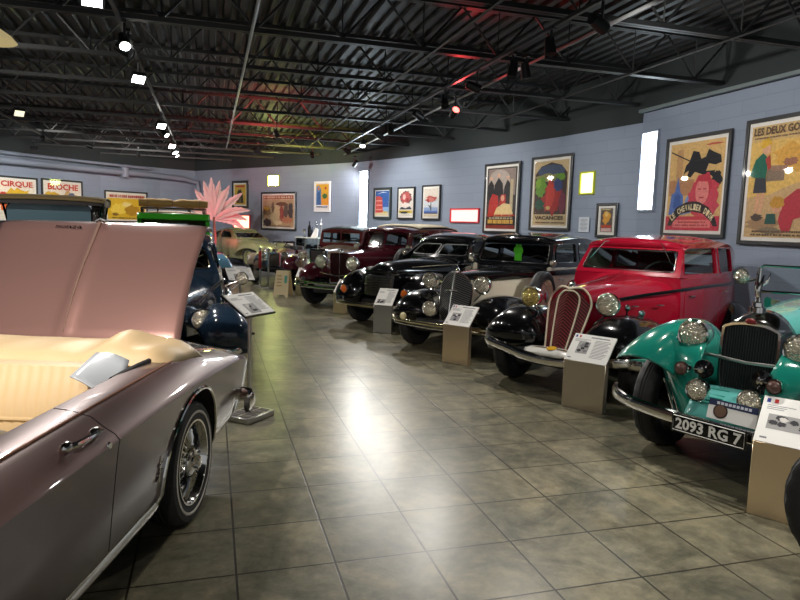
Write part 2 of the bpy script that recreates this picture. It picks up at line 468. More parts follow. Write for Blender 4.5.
def doorplate(root, st, pts, m, s, name='door', label=None, r=.05, handle=None, hm=CHROME, hl=.1):
    bm = bmesh.new()
    plate(bm, rpoly(pts, r), [], .007, lambda u, v, w: (u, s * (bodyside(st, u, v) + w), v), step=.12)
    o = obj(name, bm, m, root, ang=30, label=label)
    if handle:
        x, z = handle; y = bodyside(st, x, z) + .01; bm = bmesh.new()
        tube(bm, [(x, s * y, z), (x, s * (y + .035), z)], .009, 8); tube(bm, [(x + .02, s * (y + .038), z), (x - hl, s * (y + .036), z - .004)], [.011, .007], 8)
        obj('door_handle', bm, hm, o)
    return o
def strip(root, pts, r=.008, m=CHROME, name='trim_strip', flat=None, n=4):
    bm = bmesh.new(); tube(bm, spline(pts, n), r, 6, flat=flat); return obj(name, bm, m, root)
def chassis_shade_box(root, x0, x1, w=.42, z=.36, h=.16):  # plain dark box added to block light and darken beneath each car
    bm = bmesh.new(); rbox(bm, ((x0 + x1) / 2, 0, z), (abs(x1 - x0), 2 * w, h), .03)
    return obj('chassis_shade_box', bm, DARK, root)
def axle(root, x, track, r, z):
    bm = bmesh.new(); tube(bm, [(x, -track / 2, z), (x, 0, z - .05), (x, track / 2, z)], .03, 8); return obj('axle', bm, DARK, root)
def nplate(root, text, x, y, z, w, h, yaw=0, tilt=0, bg=BLACK, fg=None, base=None, name='number_plate'):
    bm = bmesh.new(); M = Matrix.Translation((x, y, z)) @ Matrix.Rotation(R(yaw), 4, 'Z') @ Matrix.Rotation(R(tilt), 4, 'Y')
    rbox(bm, (0, 0, 0), (.012, w, h), .004)
    fg = fg or WHITE
    o = obj(name, bm, bg, root); o.matrix_local = M
    bm = bmesh.new(); tube(bm, [(.007, sy * (w / 2 - .012), sz * (h / 2 - .012)) for sy, sz in ((-1, -1), (1, -1), (1, 1), (-1, 1))], .003, 4, True); obj('plate_border', bm, fg, o)
    bm = bmesh.new(); textmesh(bm, text, w * .88, h * .62, lambda u, v, k: (.0075, -w * .44 + u, -h * .31 + v), th=0); obj('lettering', bm, fg, o, smooth=False, recalc=False)
    return o
# ------------------------------------------------------------------ cars on the right of the aisle
def board(root, x0, x1, y0, y1, z=.36, m=BLACK, rubber=True):
    for s in (1, -1):
        bm = bmesh.new(); rbox(bm, ((x0 + x1) / 2, s * (y0 + y1) / 2, z), (abs(x1 - x0), y1 - y0, .04), .012)
        o = obj('running_board', bm, m, root)
        bm = bmesh.new()
        for k in range(5): box(bm, ((x0 + x1) / 2, s * (y0 + .03 + (y1 - y0 - .06) * k / 4), z + .023), (abs(x1 - x0) - .06, .014, .006))
        if rubber: obj('tread_strips', bm, STEEL, o)
def both(root, rows, m, name, **k):
    fender(root, rows, m, name, **k); fender(root, mirror_rows(rows), m, name, **k)
def grille_core(root, outl, fx, m, depth=.02, name='grille', step=.08):
    bm = bmesh.new(); plate(bm, outl, [], depth, lambda u, v, w: (fx(u, v) - depth + w, u, v), step=step)
    return obj(name, bm, m, root)
def clip_bars(bm, outl, fx, lines, r, n=4):
    """lines: list of ((u0,v0),(u1,v1)); keep the stretch inside the outline"""
    def inside(u, v):
        c = False; j = len(outl) - 1
        for i in range(len(outl)):
            a, b = outl[i], outl[j]
            if (a[1] > v) != (b[1] > v) and u < (b[0] - a[0]) * (v - a[1]) / (b[1] - a[1]) + a[0]: c = not c
            j = i
        return c
    for (u0, v0), (u1, v1) in lines:
        run = []
        for k in range(41):
            u, v = u0 + (u1 - u0) * k / 40, v0 + (v1 - v0) * k / 40
            if inside(u, v): run.append((u, v))
        if len(run) > 2:
            q = [run[0], run[len(run) // 2], run[-1]]
            tube(bm, [(fx(u, v) + .004, u, v) for u, v in q], r, n)

# ---- red saloon
def red_car():
    root = empty('vintage_saloon_car', 'red vintage saloon car with black front wings and a red grille', 'car', (1.79, 6.41, 0), 228.3)
    P = mat('red_car_paint', (.29, .005, .020), .22, coat=1.)
    st = [(-1.15, .61, 1.12, .60, .34), (-1.8, .67, 1.11, .66, .33), (-2.6, .68, 1.09, .66, .33), (-3.2, .62, 1.06, .62, .36), (-3.62, .50, 1.02, .5, .42)]
    hood(root, [(.15, .20, 1.035, .5, 2.2), (-.3, .30, 1.07, .46, 2.4), (-.8, .46, 1.11, .42, 2.5), (-1.1, .60, 1.145, .40, 2.6), (-1.19, .625, 1.15, .40, 2.6)], P)
    tub(root, st, P)
    top = [(-1.32, 1.50, .54), (-1.45, 1.55, .57), (-2.2, 1.585, .60), (-2.9, 1.56, .59), (-3.3, 1.49, .56), (-3.55, 1.36, .53), (-3.66, 1.18, .50), (-3.68, 1.06, .49)]
    wins = [rpoly([(-1.25, 1.165), (-1.38, 1.45), (-2.25, 1.455), (-2.25, 1.145)], .05), rpoly([(-2.36, 1.145), (-2.36, 1.455), (-2.98, 1.44), (-3.04, 1.14)], .06)]
    greenhouse(root, st, top, P, (-1.14, .585, 1.135), wins, rear=(.3, 1.2, 1.44, -3.3))
    chassis_shade_box(root, .45, -3.5); axle(root, 0, 1.3, .37, .36)
    fr = [(.36, .34, .56, .26, .02, .05), (.45, .46, .54, .29, .08, .10), (.47, .60, .52, .31, .13, .18), (.38, .73, .51, .32, .17, .26), (.18, .80, .51, .32, .2, .30),
          (-.1, .81, .52, .31, .2, .30), (-.38, .75, .56, .27, .18, .28), (-.62, .60, .63, .2, .14, .2), (-.82, .45, .66, .17, .08, .14), (-1.04, .375, .68, .16, .03, .06)]
    both(root, fr, BLACK, 'front_wing')
    rr = [(-2.42, .37, .70, .15, .02, .05), (-2.52, .50, .69, .16, .06, .1), (-2.7, .68, .68, .17, .12, .14), (-2.95, .76, .67, .17, .15, .16), (-3.25, .70, .66, .17, .14, .15), (-3.52, .5, .65, .16, .08, .1), (-3.62, .38, .64, .15, .03, .05)]
    both(root, rr, BLACK, 'rear_wing')
    board(root, -1.0, -2.45, .60, .82)
    for x in (0, -2.95):
        for s in (1, -1): wheel(root, x, s * .68, s, .37, .15, 'disc', BLACK)
    # grille: pointed shell with an inner hoop
    WH = mat('cream_enamel_trim', 'e6d9bf', .25, coat=1.)
    fx = lambda u, v: .175 + (1.05 - v) * .34 - .38 * abs(u)
    half = [(.0, 1.035), (.05, 1.05), (.12, 1.045), (.185, .985), (.222, .90), (.215, .80), (.185, .62), (.15, .42)]
    outl = half + [(-u, v) for u, v in half[::-1][:-1]]
    core = grille_core(root, outl, fx, mat('grille_red_shade', (.05, .006, .007), .5))
    bm = bmesh.new(); L = []
    for k in range(44):
        c = -.1 + k * .03
        L += [((-.25, c + .0), (0, c + .20)), ((.25, c + .0), (0, c + .20))]
    clip_bars(bm, outl, fx, L, .0036, 4); obj('grille_mesh', bm, mat('grille_red_wire', (.42, .05, .05), .3, .5), core)
    bm = bmesh.new(); tube(bm, [(fx(u, v) + .006, u, v) for u, v in spline2(half)], .011, 6); tube(bm, [(fx(u, v) + .006, -u, v) for u, v in spline2(half)], .011, 6)
    ih = [(.075, .42), (.10, .65), (.115, .88), (.10, .97), (.05, 1.015), (0, 1.02)]
    ih = ih + [(-u, v) for u, v in ih[::-1][1:]]
    tube(bm, [(fx(u, v) + .008, u, v) for u, v in spline2(ih)], .009, 6); obj('grille_hoops', bm, WH, core)
    bm = bmesh.new(); loft(bm, [[(.15 + .004, u, v) for u, v in outl], [(fx(u, v) - .018, u, v) for u, v in outl]], True, (False, False)); obj('grille_shell', bm, P, core)
    for s in (1, -1): headlight(root, .20, s * .415, .92, .108, yaw=s * 3, lens=YBULB if s < 0 else LENS, stalk=(-.06, -s * .16, -.22))
    bumper(root, [(.30, -.86, .46), (.43, -.76, .45), (.50, -.5, .42), (.53, -.28, .38), (.54, 0, .365), (.53, .28, .38), (.50, .5, .42), (.43, .76, .45), (.30, .86, .46)], .095, .026)
    bm = bmesh.new(); rings = []
    for x, z, w in ((.38, .47, .20), (.45, .475, .27), (.51, .46, .30), (.545, .43, .29), (.55, .41, .26)):
        rings.append([(x - .05 * abs(k / 8) ** 2, w * k / 8, z - .02 * abs(k / 8) ** 2) for k in range(-8, 9)])
    loft(bm, rings, closed=False); ap = obj('front_apron', bm, mat('pale_apron_enamel', 'd9d6cf', .22, coat=1.), root, solid=.012)
    bm = bmesh.new(); lathe(bm, [(0, .006), (.045, .005), (.05, 0), (.05, -.004)], 24, 'z'); obj('round_emblem', bm, mat('yellow_enamel', 'd8a520', .3, coat=1.), ap, loc=(.475, 0, .478), rot=(0, R(10), 0))
    bm = bmesh.new()
    for s in (1, -1): tube(bm, [(.475, s * .06, .478), (.47, s * .15, .474), (.45, s * .24, .466)], [.014, .01, .003], 6, flat=(.3, 1))
    obj('emblem_wings', bm, mat('bronze_trim', 'a8792e', .3, .8), ap)
    for s in (1, -1):
        strip(root, [(.1, s * .235, .90), (-.5, s * .40, .955), (-1.1, s * .628, 1.005), (-1.8, s * .698, 1.02), (-2.6, s * .705, 1.005), (-3.2, s * .645, .985), (-3.6, s * .525, .955)], .017, BLACK, 'belt_line', flat=(1, .35), n=6)
        o = doorplate(root, st, [(-1.24, .44), (-1.24, .985), (-2.3, 1.0), (-2.3, .44)], P, s, handle=(-1.34, .93), hl=.09)
        doorplate(root, st, [(-2.34, .44), (-2.34, 1.0), (-3.02, .985), (-3.0, .8), (-2.72, .70), (-2.55, .44)], P, s, handle=(-2.44, .93), hl=.09)
        for x in (-.45, -.8):
            bm = bmesh.new(); y = .30 + (.3 - 0) * (-x - .3) / .8 + .055; tube(bm, [(x + .05, s * (y - .02), .86), (x, s * (y + .012), .858), (x - .05, s * (y + .02), .856)], [.006, .011, .006], 8); obj('bonnet_handle', bm, CHROME, root)
        bm = bmesh.new(); tube(bm, [(-1.335, s * .30, 1.50), (-1.30, s * .33, 1.495), (-1.22, s * .47, 1.29)], .006, 6); obj('wiper', bm, CHROME, root)
        bm = bmesh.new(); ball(bm, (0, 0, 0), (.05, .032, .035), 12); obj('wing_lamp', bm, CHROME, root, loc=(-.15, s * .60, .83))
    strip(root, [(.14, 0, 1.052), (-.4, 0, 1.092), (-1.1, 0, 1.16)], .006, CHROME, 'bonnet_hinge')
    bm = bmesh.new(); lathe(bm, [(0, .05), (.02, .045), (.03, .02), (.034, 0), (.034, -.02)], 20, 'z'); obj('radiator_cap', bm, CHROME, root, loc=(.12, 0, 1.06))
    seats(root, (-1.95, -2.95), .5, .5, 1.08, mat('grey_green_upholstery', '4d5040', .8)); steering(root, -1.38, .3, 1.12, .2, 35)
    bm = bmesh.new(); tube(bm, [(-.2, .43, .72), (-.14, .46, .84)], .01, 6); ball(bm, (-.14, .46, .87), (.03, .03, .035), 12); obj('horn', bm, CHROME, root)
    bm = bmesh.new(); rbox(bm, (.42, .80, .43), (.06, .14, .09), .02); obj('side_marker', bm, CHROME, root)
    return root
def spline2(pts, n=5):
    return [(p.x, p.y) for p in spline(pts, n)]

# ---- black and cream saloon
def cream_car():
    root = empty('vintage_saloon_car', 'black and cream vintage saloon with a shield grille and spare wheel in its wing', 'car', (.80, 8.26, 0), 235)
    P = BLACK
    st = [(-1.42, .62, 1.07, .60, .36), (-2.0, .68, 1.06, .66, .35), (-2.8, .69, 1.05, .67, .35), (-3.4, .64, 1.03, .62, .38), (-3.85, .52, 1.0, .5, .44)]
    hood(root, [(.14, .20, 1.03, .5, 2.3), (-.3, .30, 1.045, .46, 2.5), (-.9, .46, 1.065, .42, 2.6), (-1.4, .625, 1.085, .40, 2.7), (-1.5, .64, 1.085, .40, 2.7)], P, side_mat=CREAMP, side_z=.945)
    tub(root, st, CREAMP)
    top = [(-1.58, 1.475, .56), (-1.7, 1.525, .59), (-2.4, 1.56, .62), (-3.1, 1.535, .61), (-3.55, 1.45, .58), (-3.8, 1.3, .54), (-3.9, 1.14, .51), (-3.92, 1.03, .5)]
    wins = [rpoly([(-1.6, 1.14), (-1.68, 1.40), (-2.32, 1.41), (-2.32, 1.13)], .06), rpoly([(-2.45, 1.13), (-2.45, 1.41), (-3.2, 1.39), (-3.25, 1.12)], .08)]
    greenhouse(root, st, top, P, (-1.46, .60, 1.075), wins, rear=(.3, 1.2, 1.4, -3.6))
    for s in (1, -1): strip(root, [(.1, s * .225, .96), (-.6, s * .40, .975), (-1.4, s * .645, 1.0), (-2.0, s * .71, 1.0), (-2.8, s * .715, .985), (-3.4, s * .66, .97)], .03, BLACK, 'belt_line', flat=(1.3, .3), n=6)
    chassis_shade_box(root, .45, -3.7); axle(root, 0, 1.3, .37, .36)
    fr = [(.36, .36, .58, .22, .02, .06), (.45, .46, .56, .26, .08, .12), (.45, .57, .54, .28, .13, .18), (.35, .69, .53, .30, .17, .24), (.14, .755, .53, .30, .2, .28),
          (-.15, .765, .54, .29, .2, .28), (-.42, .71, .57, .26, .18, .26), (-.68, .58, .64, .2, .14, .2), (-.92, .45, .67, .17, .08, .14), (-1.2, .385, .68, .16, .03, .06)]
    both(root, fr, P, 'front_wing')
    rr = [(-2.7, .38, .71, .15, .02, .05), (-2.8, .50, .70, .16, .06, .1), (-3.0, .68, .69, .17, .12, .14), (-3.25, .75, .68, .17, .15, .16), (-3.55, .69, .67, .17, .14, .15), (-3.82, .5, .66, .16, .08, .1), (-3.9, .4, .65, .15, .03, .05)]
    both(root, rr, P, 'rear_wing')
    board(root, -1.15, -2.75, .62, .83, .37)
    for x in (0, -3.2):
        for s in (1, -1): wheel(root, x, s * .68, s, .37, .15, 'disc', BLACK)
    wheel(root, -.80, .77, 1, .34, .14, 'disc', CREAMP, name='spare_wheel', z=.72)
    fx = lambda u, v: .19 + (1.05 - v) * .22 - .42 * abs(u)
    half = [(.0, 1.05), (.06, 1.035), (.15, .985), (.215, .90), (.232, .80), (.225, .66), (.19, .52), (.13, .42), (.06, .37), (0, .36)]
    outl = half + [(-u, v) for u, v in half[::-1][1:-1]]
    core = grille_core(root, outl, fx, mat('grille_dark', (.012, .012, .014), .5))
    bm = bmesh.new(); L = []
    for k in range(60):
        c = .2 + k * .024; L += [((-.3, c + .13), (0, c)), ((.3, c + .13), (0, c))]
    clip_bars(bm, outl, fx, L, .0035); obj('grille_bars', bm, STEEL, core)
    bm = bmesh.new(); tube(bm, [(fx(u, v) + .006, u, v) for u, v in spline2(half + [(-u, v) for u, v in half[::-1][1:]])], .012, 6)
    tube(bm, [(fx(0, .36) + .008, 0, .36), (fx(0, .7) + .012, 0, .7), (fx(0, 1.05) + .008, 0, 1.05)], .012, 6); obj('grille_surround', bm, CHROME, core)
    bm = bmesh.new(); loft(bm, [[(.144, u, v) for u, v in outl], [(fx(u, v) - .018, u, v) for u, v in outl]], True, (False, False)); obj('grille_shell', bm, P, core)
    bm = bmesh.new()
    for s in (1, -1): tube(bm, [(.30, 0, .815), (.275, s * .06, .82), (.24, s * .11, .80)], [.014, .009, .003], 6)
    obj('winged_badge', bm, CHROME, core)
    for s in (1, -1): headlight(root, .17, s * .385, .90, .108, stalk=(-.06, -s * .14, -.22))
    headlight(root, .44, -.20, .575, .10, name='fog_lamp', stalk=(-.08, .0, -.15))
    headlight(root, .44, .24, .56, .09, name='fog_lamp', stalk=(-.08, .0, -.15))
    bumper(root, [(.30, -.86, .42), (.45, -.74, .405), (.53, -.5, .40), (.55, 0, .395), (.53, .5, .40), (.45, .74, .405), (.30, .86, .42)], .05, .025, mat('brass_toned_chrome', (.62, .55, .38), .14, 1.))
    bumper(root, [(.28, -.80, .36), (.43, -.70, .35), (.53, 0, .345), (.43, .70, .35), (.28, .80, .36)], .035, .02, name='lower_bumper_bar')
    bm = bmesh.new()
    for y in (-.55,): ball(bm, (.53, y, .455), (.045, .045, .05), 12)
    obj('bumper_lamp', bm, mat('cream_lens', 'd9cf9f', .2, coat=1.), root)
    for s in (1, -1):
        doorplate(root, st, [(-1.52, .46), (-1.52, .97), (-2.38, .97), (-2.38, .46)], CREAMP, s, handle=(-1.64, .9), hl=.1)
        doorplate(root, st, [(-2.42, .46), (-2.42, .97), (-3.2, .96), (-3.15, .8), (-2.9, .68), (-2.8, .46)], CREAMP, s, handle=(-3.1, .9), hl=-.1)
        headlight(root, -1.42, s * .655, 1.14, .045, name='mirror', depth=.05)
    seats(root, (-2.2, -3.2), .5, .5, 1.05); steering(root, -1.62, .3, 1.06, .2, 35)
    bm = bmesh.new(); lathe(bm, [(0, .05), (.015, .045), (.03, .02), (.034, -.01)], 20, 'z'); tube(bm, [(-.01, 0, .04), (.03, 0, .09), (-.04, 0, .13)], [.012, .01, .004], 6); obj('radiator_mascot', bm, CHROME, root, loc=(.13, 0, 1.05))
    return root

# ---- black streamlined saloon with V windscreen
def stream_car():
    root = empty('vintage_saloon_car', 'black streamlined vintage saloon with a split windscreen and barred nose grille', 'car', (-.06, 10.28, 0), 238)
    P = BLACK
    st = [(-1.2, .64, 1.05, .62, .34), (-1.8, .70, 1.05, .68, .33), (-2.6, .71, 1.03, .68, .33), (-3.3, .62, .98, .6, .36), (-3.9, .42, .9, .44, .42)]
    hood(root, [(.52, .10, .93, .52, 2.0), (.46, .19, .99, .5, 2.1), (.3, .27, 1.03, .46, 2.2), (-.2, .38, 1.06, .44, 2.3), (-.8, .54, 1.075, .42, 2.4), (-1.2, .65, 1.08, .40, 2.5), (-1.28, .66, 1.075, .40, 2.5)], P)
    tub(root, st, P)
    top = [(-1.58, 1.40, .50), (-1.72, 1.46, .55), (-2.2, 1.51, .58), (-2.8, 1.46, .56), (-3.3, 1.31, .52), (-3.7, 1.12, .46), (-3.95, .95, .40)]
    wins = [rpoly([(-1.46, 1.1), (-1.72, 1.37), (-2.28, 1.38), (-2.28, 1.09)], .08), rpoly([(-2.4, 1.09), (-2.4, 1.375), (-2.85, 1.32), (-3.1, 1.14), (-3.05, 1.08)], .07)]
    greenhouse(root, st, top, P, (-1.2, .61, 1.07), wins, two_pane=True, wsframe=mat('satin_window_trim', (.75, .75, .74), .3, .7))
    chassis_shade_box(root, .4, -3.6); axle(root, 0, 1.3, .36, .35)
    fr = [(.50, .34, .62, .22, .02, .05), (.58, .46, .60, .25, .08, .12), (.56, .64, .58, .28, .12, .2), (.42, .79, .57, .29, .16, .24), (.18, .87, .57, .29, .2, .26),
          (-.12, .885, .58, .28, .22, .25), (-.42, .83, .60, .26, .22, .24), (-.75, .68, .63, .23, .2, .2), (-1.05, .50, .66, .19, .12, .14), (-1.3, .375, .68, .16, .03, .06)]
    both(root, fr, P, 'front_wing')
    rr = [(-2.3, .37, .72, .15, .02, .05), (-2.42, .52, .71, .16, .08, .1), (-2.65, .72, .70, .17, .14, .14), (-2.95, .8, .69, .17, .2, .16), (-3.3, .72, .66, .17, .2, .15), (-3.65, .52, .62, .16, .1, .1), (-3.8, .4, .6, .15, .03, .05)]
    both(root, rr, P, 'rear_wing')
    board(root, -1.2, -2.4, .64, .82, .36)
    for x in (0, -2.95):
        for s in (1, -1): wheel(root, x, s * .68, s, .36, .16, 'disc', BLACK)
    fx = lambda u, v: .575 - .9 * u * u + (.8 - v) * .12
    outl = rpoly([(-.25, .52), (.25, .52), (.27, .84), (-.27, .84)], .08)
    core = grille_core(root, outl, fx, mat('grille_dark', (.012, .012, .014), .5), name='nose_grille')
    bm = bmesh.new()
    for k in range(8):
        v = .545 + k * .037; tube(bm, [(fx(u, v) + .008, u, v) for u in (-.24, -.16, -.08, 0, .08, .16, .24)], .009, 6)
    obj('grille_bars', bm, mat('brass_toned_chrome', (.62, .55, .38), .14, 1.), core)
    bm = bmesh.new()
    loft(bm, [[(fx(u, .87) - .02, u, .87) for u in (-.3, -.15, 0, .15, .3)], [(fx(u, .9) - .03, u, .96 - .25 * u * u) for u in (-.3, -.15, 0, .15, .3)]], closed=False)
    obj('nose_panel', bm, P, core, solid=.02)
    for s in (1, -1):
        o = headlight(root, .66, s * .56, .60, .062, lens=AMBER, name='fog_lamp', body=P, depth=.1)
        bm = bmesh.new(); lathe(bm, [(.10, -.06), (.115, 0), (.10, .02)], 24, 'x'); obj('headlight', bm, P, root, loc=(.42, s * .50, .74)); 
        strip(root, [(.05, s * .30, .96), (-.6, s * .50, .985), (-1.2, s * .668, .985), (-2, s * .735, .985), (-3, s * .68, .955)], .006)
        doorplate(root, st, [(-1.35, .42), (-1.35, .96), (-2.34, .96), (-2.34, .42)], P, s, handle=(-1.48, .9), hl=.1)
        bm = bmesh.new(); tube(bm, [(-1.25, s * .2, 1.10), (-1.33, s * .3, 1.2), (-1.38, s * .4, 1.26)], .005, 5); obj('wiper', bm, CHROME, root)
        headlight(root, -1.32, s * .68, 1.13, .05, name='mirror', depth=.05)
    bumper(root, [(.40, -.84, .40), (.60, -.72, .385), (.68, -.4, .38), (.70, 0, .38), (.68, .4, .38), (.60, .72, .385), (.40, .84, .40)], .075, .03, mat('brass_toned_chrome', (.62, .55, .38), .14, 1.))
    bm = bmesh.new(); rbox(bm, (.66, -.62, .44), (.05, .13, .10), .02); obj('bumper_guard', bm, CHROME, root)
    seats(root, (-2.1, -3.0), .5, .48, 1.03); steering(root, -1.55, .3, 1.04, .19, 35)
    strip(root, [(.46, 0, 1.0), (.1, 0, 1.05), (-.8, 0, 1.085)], .006, CHROME, 'bonnet_strip')
    return root

# ---- maroon limousine
def upright_front(root, P, shell, w, z0, z1, x=.12, bars=True, m=None):
    outl = rpoly([(-w * .94, z0), (w * .94, z0), (w, z1), (-w, z1)], [.02, .02, .07, .07]); inn = inset(outl, .028)
    fx = lambda u, v: x
    bm = bmesh.new(); plate(bm, outl, [inn], .12, lambda u, v, q: (x - .10 + q, u, v)); sh = obj('radiator_shell', bm, shell, root, bevel=.006)
    core = bmesh.new(); plate(core, inn, [], .02, lambda u, v, q: (x - .03 + q, u, v)); c = obj('radiator_core', core, m or mat('grille_dark', (.012, .012, .014), .5), sh)
    if bars:
        bm = bmesh.new(); n = int(w * 2 / .024); clip_bars(bm, inn, fx, [((-w + .024 * k, z0), (-w + .024 * k, z1)) for k in range(1, n)], .004); obj('shutter_bars', bm, bars if not isinstance(bars, bool) else STEEL, c)
    bm = bmesh.new(); lathe(bm, [(0, .06), (.018, .055), (.03, .03), (.035, 0), (.035, -.02)], 18, 'z'); obj('radiator_cap', bm, CHROME, sh, loc=(x - .05, 0, z1 + .01))
    return sh
def open_wing(dx=0, top=.84, yc=.68, hw=.19, back=-1.15):
    return [(.36 + dx, .52, yc, hw * .9, .04, .1), (.33 + dx, .66, yc, hw, .06, .2), (.2 + dx, top - .06, yc, hw, .07, .28), (0 + dx, top, yc, hw, .07, .3), (-.25 + dx, top - .06, yc, hw, .07, .28), (-.5 + dx, .62, yc, hw, .06, .2), (-.75 + dx, .47, yc, hw, .04, .12), (back + dx, .40, yc, hw, .02, .04)]
def rear_wing(x, top=.8, yc=.70, hw=.17):
    return [(x + .55, .40, yc, hw, .02, .05), (x + .44, .54, yc, hw, .05, .1), (x + .22, top - .08, yc, hw, .08, .14), (x, top, yc, hw, .09, .16), (x - .28, top - .08, yc, hw, .08, .15), (x - .48, .55, yc, hw, .05, .1), (x - .54, .44, yc, hw, .03, .05)]
def maroon_car():
    root = empty('vintage_limousine', 'maroon vintage limousine with two big headlights and a cream roof top', 'car', (-1.12, 12.38, 0), 237)
    P = mat('maroon_paint', (.055, .006, .012), .2, coat=1.)
    st = [(-1.3, .60, 1.13, .60, .42), (-2.0, .68, 1.12, .66, .42), (-3.0, .69, 1.11, .67, .42), (-3.75, .62, 1.08, .60, .46)]
    hood(root, [(.02, .235, 1.05, .5, 3.2), (-.5, .34, 1.08, .48, 3.2), (-1.2, .57, 1.13, .46, 3.0), (-1.36, .61, 1.14, .46, 3.0)], P)
    tub(root, st, P)
    top = [(-1.42, 1.52, .56), (-1.55, 1.57, .6), (-2.2, 1.60, .63), (-3.1, 1.60, .62), (-3.6, 1.53, .6), (-3.8, 1.36, .58), (-3.85, 1.15, .57)]
    wins = [rpoly([(-1.5, 1.18), (-1.54, 1.46), (-2.15, 1.47), (-2.15, 1.17)], .05), rpoly([(-2.28, 1.17), (-2.28, 1.47), (-2.9, 1.47), (-2.9, 1.16)], .05), rpoly([(-3.02, 1.16), (-3.02, 1.47), (-3.5, 1.45), (-3.52, 1.15)], .05)]
    greenhouse(root, st, top, P, (-1.34, .58, 1.135), wins, two_pane=True, wsframe=P, rear=(.3, 1.22, 1.44, -3.6))
    bm = bmesh.new(); rings = []
    for x, z, hw in ((-1.9, 1.61, .55), (-2.0, 1.635, .57), (-3.0, 1.65, .58), (-3.55, 1.59, .56), (-3.75, 1.46, .54)):
        rings.append([(x, hw * k / 8, z - .05 * abs(k / 8) ** 3) for k in range(-8, 9)])
    loft(bm, rings, closed=False); obj('roof_top', bm, mat('cream_roof_cloth', 'c9c0a8', .75), root, solid=.02)
    chassis_shade_box(root, .4, -3.7); axle(root, 0, 1.3, .4, .4)
    both(root, open_wing(), P, 'front_wing'); both(root, rear_wing(-3.2), P, 'rear_wing'); board(root, -1.1, -2.7, .62, .84, .40, P)
    for x in (0, -3.2):
        for s in (1, -1): wheel(root, x, s * .70, s, .40, .14, 'wire', BLACK)
    upright_front(root, P, P, .235, .46, 1.06, .10, bars=P, m=mat('maroon_shade', (.02, .004, .006), .5))
    strip(root, [(.115, 0, 1.06), (.118, 0, .75), (.115, 0, .47)], .008, CHROME, 'radiator_centre_bar')
    for s in (1, -1): headlight(root, .22, s * .385, .87, .13, stalk=(-.05, -s * .02, -.28), depth=.2)
    bm = bmesh.new(); tube(bm, [(.2, -.42, .66), (.22, 0, .62), (.2, .42, .66)], .014, 8); obj('lamp_bar', bm, CHROME, root)
    bumper(root, [(.42, -.84, .50), (.56, -.7, .50), (.60, -.35, .49), (.60, .35, .49), (.56, .7, .50), (.42, .84, .50)], .045, .02)
    bumper(root, [(.42, -.84, .42), (.56, -.7, .42), (.60, -.35, .41), (.60, .35, .41), (.56, .7, .42), (.42, .84, .42)], .045, .02, name='lower_bumper_bar')
    bm = bmesh.new()
    for y in (-.62, -.42, .42, .62): lathe(bm, [(0, .05), (.03, .045), (.045, .02), (.05, 0), (0, -.005)], 14, 'x', (.59, y, .455))
    obj('bumper_bosses', bm, CHROME, root)
    for s in (1, -1):
        doorplate(root, st, [(-1.42, .5), (-1.42, 1.06), (-2.2, 1.06), (-2.2, .5)], P, s, handle=(-2.08, .98), hl=-.08)
        doorplate(root, st, [(-2.24, .5), (-2.24, 1.06), (-2.95, 1.05), (-2.9, .8), (-2.75, .5)], P, s, handle=(-2.36, .98), hl=.08)
    wheel(root, -.95, .80, 1, .37, .14, 'wire', BLACK, name='spare_wheel', z=.80)
    headlight(root, -1.3, .66, 1.15, .07, name='spot_lamp', depth=.1); headlight(root, -1.3, -.66, 1.15, .07, name='spot_lamp', depth=.1)
    seats(root, (-2.0, -3.2), .5, .5, 1.1); steering(root, -1.5, .3, 1.1, .2, 35)
    return root

# ---- maroon and cream saloon behind it
def cowl_car():
    root = empty('vintage_saloon_car', 'maroon vintage saloon with a cream bonnet parked behind the maroon limousine', 'car', (-1.92, 15.1, 0), 255)
    P = mat('maroon_paint', (.055, .006, .012), .2, coat=1.); P2 = mat('brown_red_paint', '6e2a2a', .3, coat=1.)
    st = [(-1.3, .58, 1.06, .58, .42), (-2.0, .62, 1.06, .6, .42), (-2.8, .61, 1.05, .6, .42), (-3.15, .55, 1.04, .55, .46)]
    hood(root, [(.02, .22, 1.0, .5, 3.0), (-.5, .32, 1.02, .48, 3.0), (-1.2, .55, 1.07, .46, 3.0), (-1.36, .59, 1.08, .46, 3.0)], mat('aged_cream_paint', 'b9a58c', .3, coat=.6))
    tub(root, st, P)
    top = [(-1.42, 1.47, .56), (-1.55, 1.52, .58), (-2.2, 1.56, .59), (-2.8, 1.53, .58), (-3.1, 1.4, .56), (-3.18, 1.12, .55)]
    wins = [rpoly([(-1.5, 1.12), (-1.52, 1.42), (-2.2, 1.42), (-2.2, 1.11)], .04), rpoly([(-2.3, 1.11), (-2.3, 1.42), (-2.85, 1.41), (-2.87, 1.1)], .04)]
    greenhouse(root, st, top, P2, (-1.36, .57, 1.08), wins, rear=(.36, 1.15, 1.4, -2.9), roofmat=mat('grey_roof_cloth', '4a4a48', .6), wsx=.07)
    chassis_shade_box(root, .4, -3.1, z=.42); axle(root, 0, 1.2, .38, .38)
    both(root, open_wing(top=.82, yc=.64), P, 'front_wing'); both(root, rear_wing(-2.7, yc=.62), P, 'rear_wing'); board(root, -1.1, -2.2, .56, .78, .40, BLACK)
    for x in (0, -2.7):
        for s in (1, -1): wheel(root, x, s * .65, s, .38, .13, 'wire', BLACK, tread=False)
    upright_front(root, P, CHROME, .22, .46, 1.01, .10)
    for s in (1, -1): headlight(root, .2, s * .36, .85, .1, stalk=(-.05, -s * .02, -.25))
    bm = bmesh.new(); tube(bm, [(-1.37, 0, 1.08), (-1.42, 0, 1.46)], .016, 6); obj('windscreen_post', bm, P2, root)
    bm = bmesh.new(); tube(bm, [(-1.32, -.1, 1.16), (-1.33, .2, 1.2)], .02, 6); obj('wiper', bm, CHROME, root)
    seats(root, (-2.0, -2.75), .48, .5, 1.05); steering(root, -1.5, .28, 1.1, .19, 35)
    return root

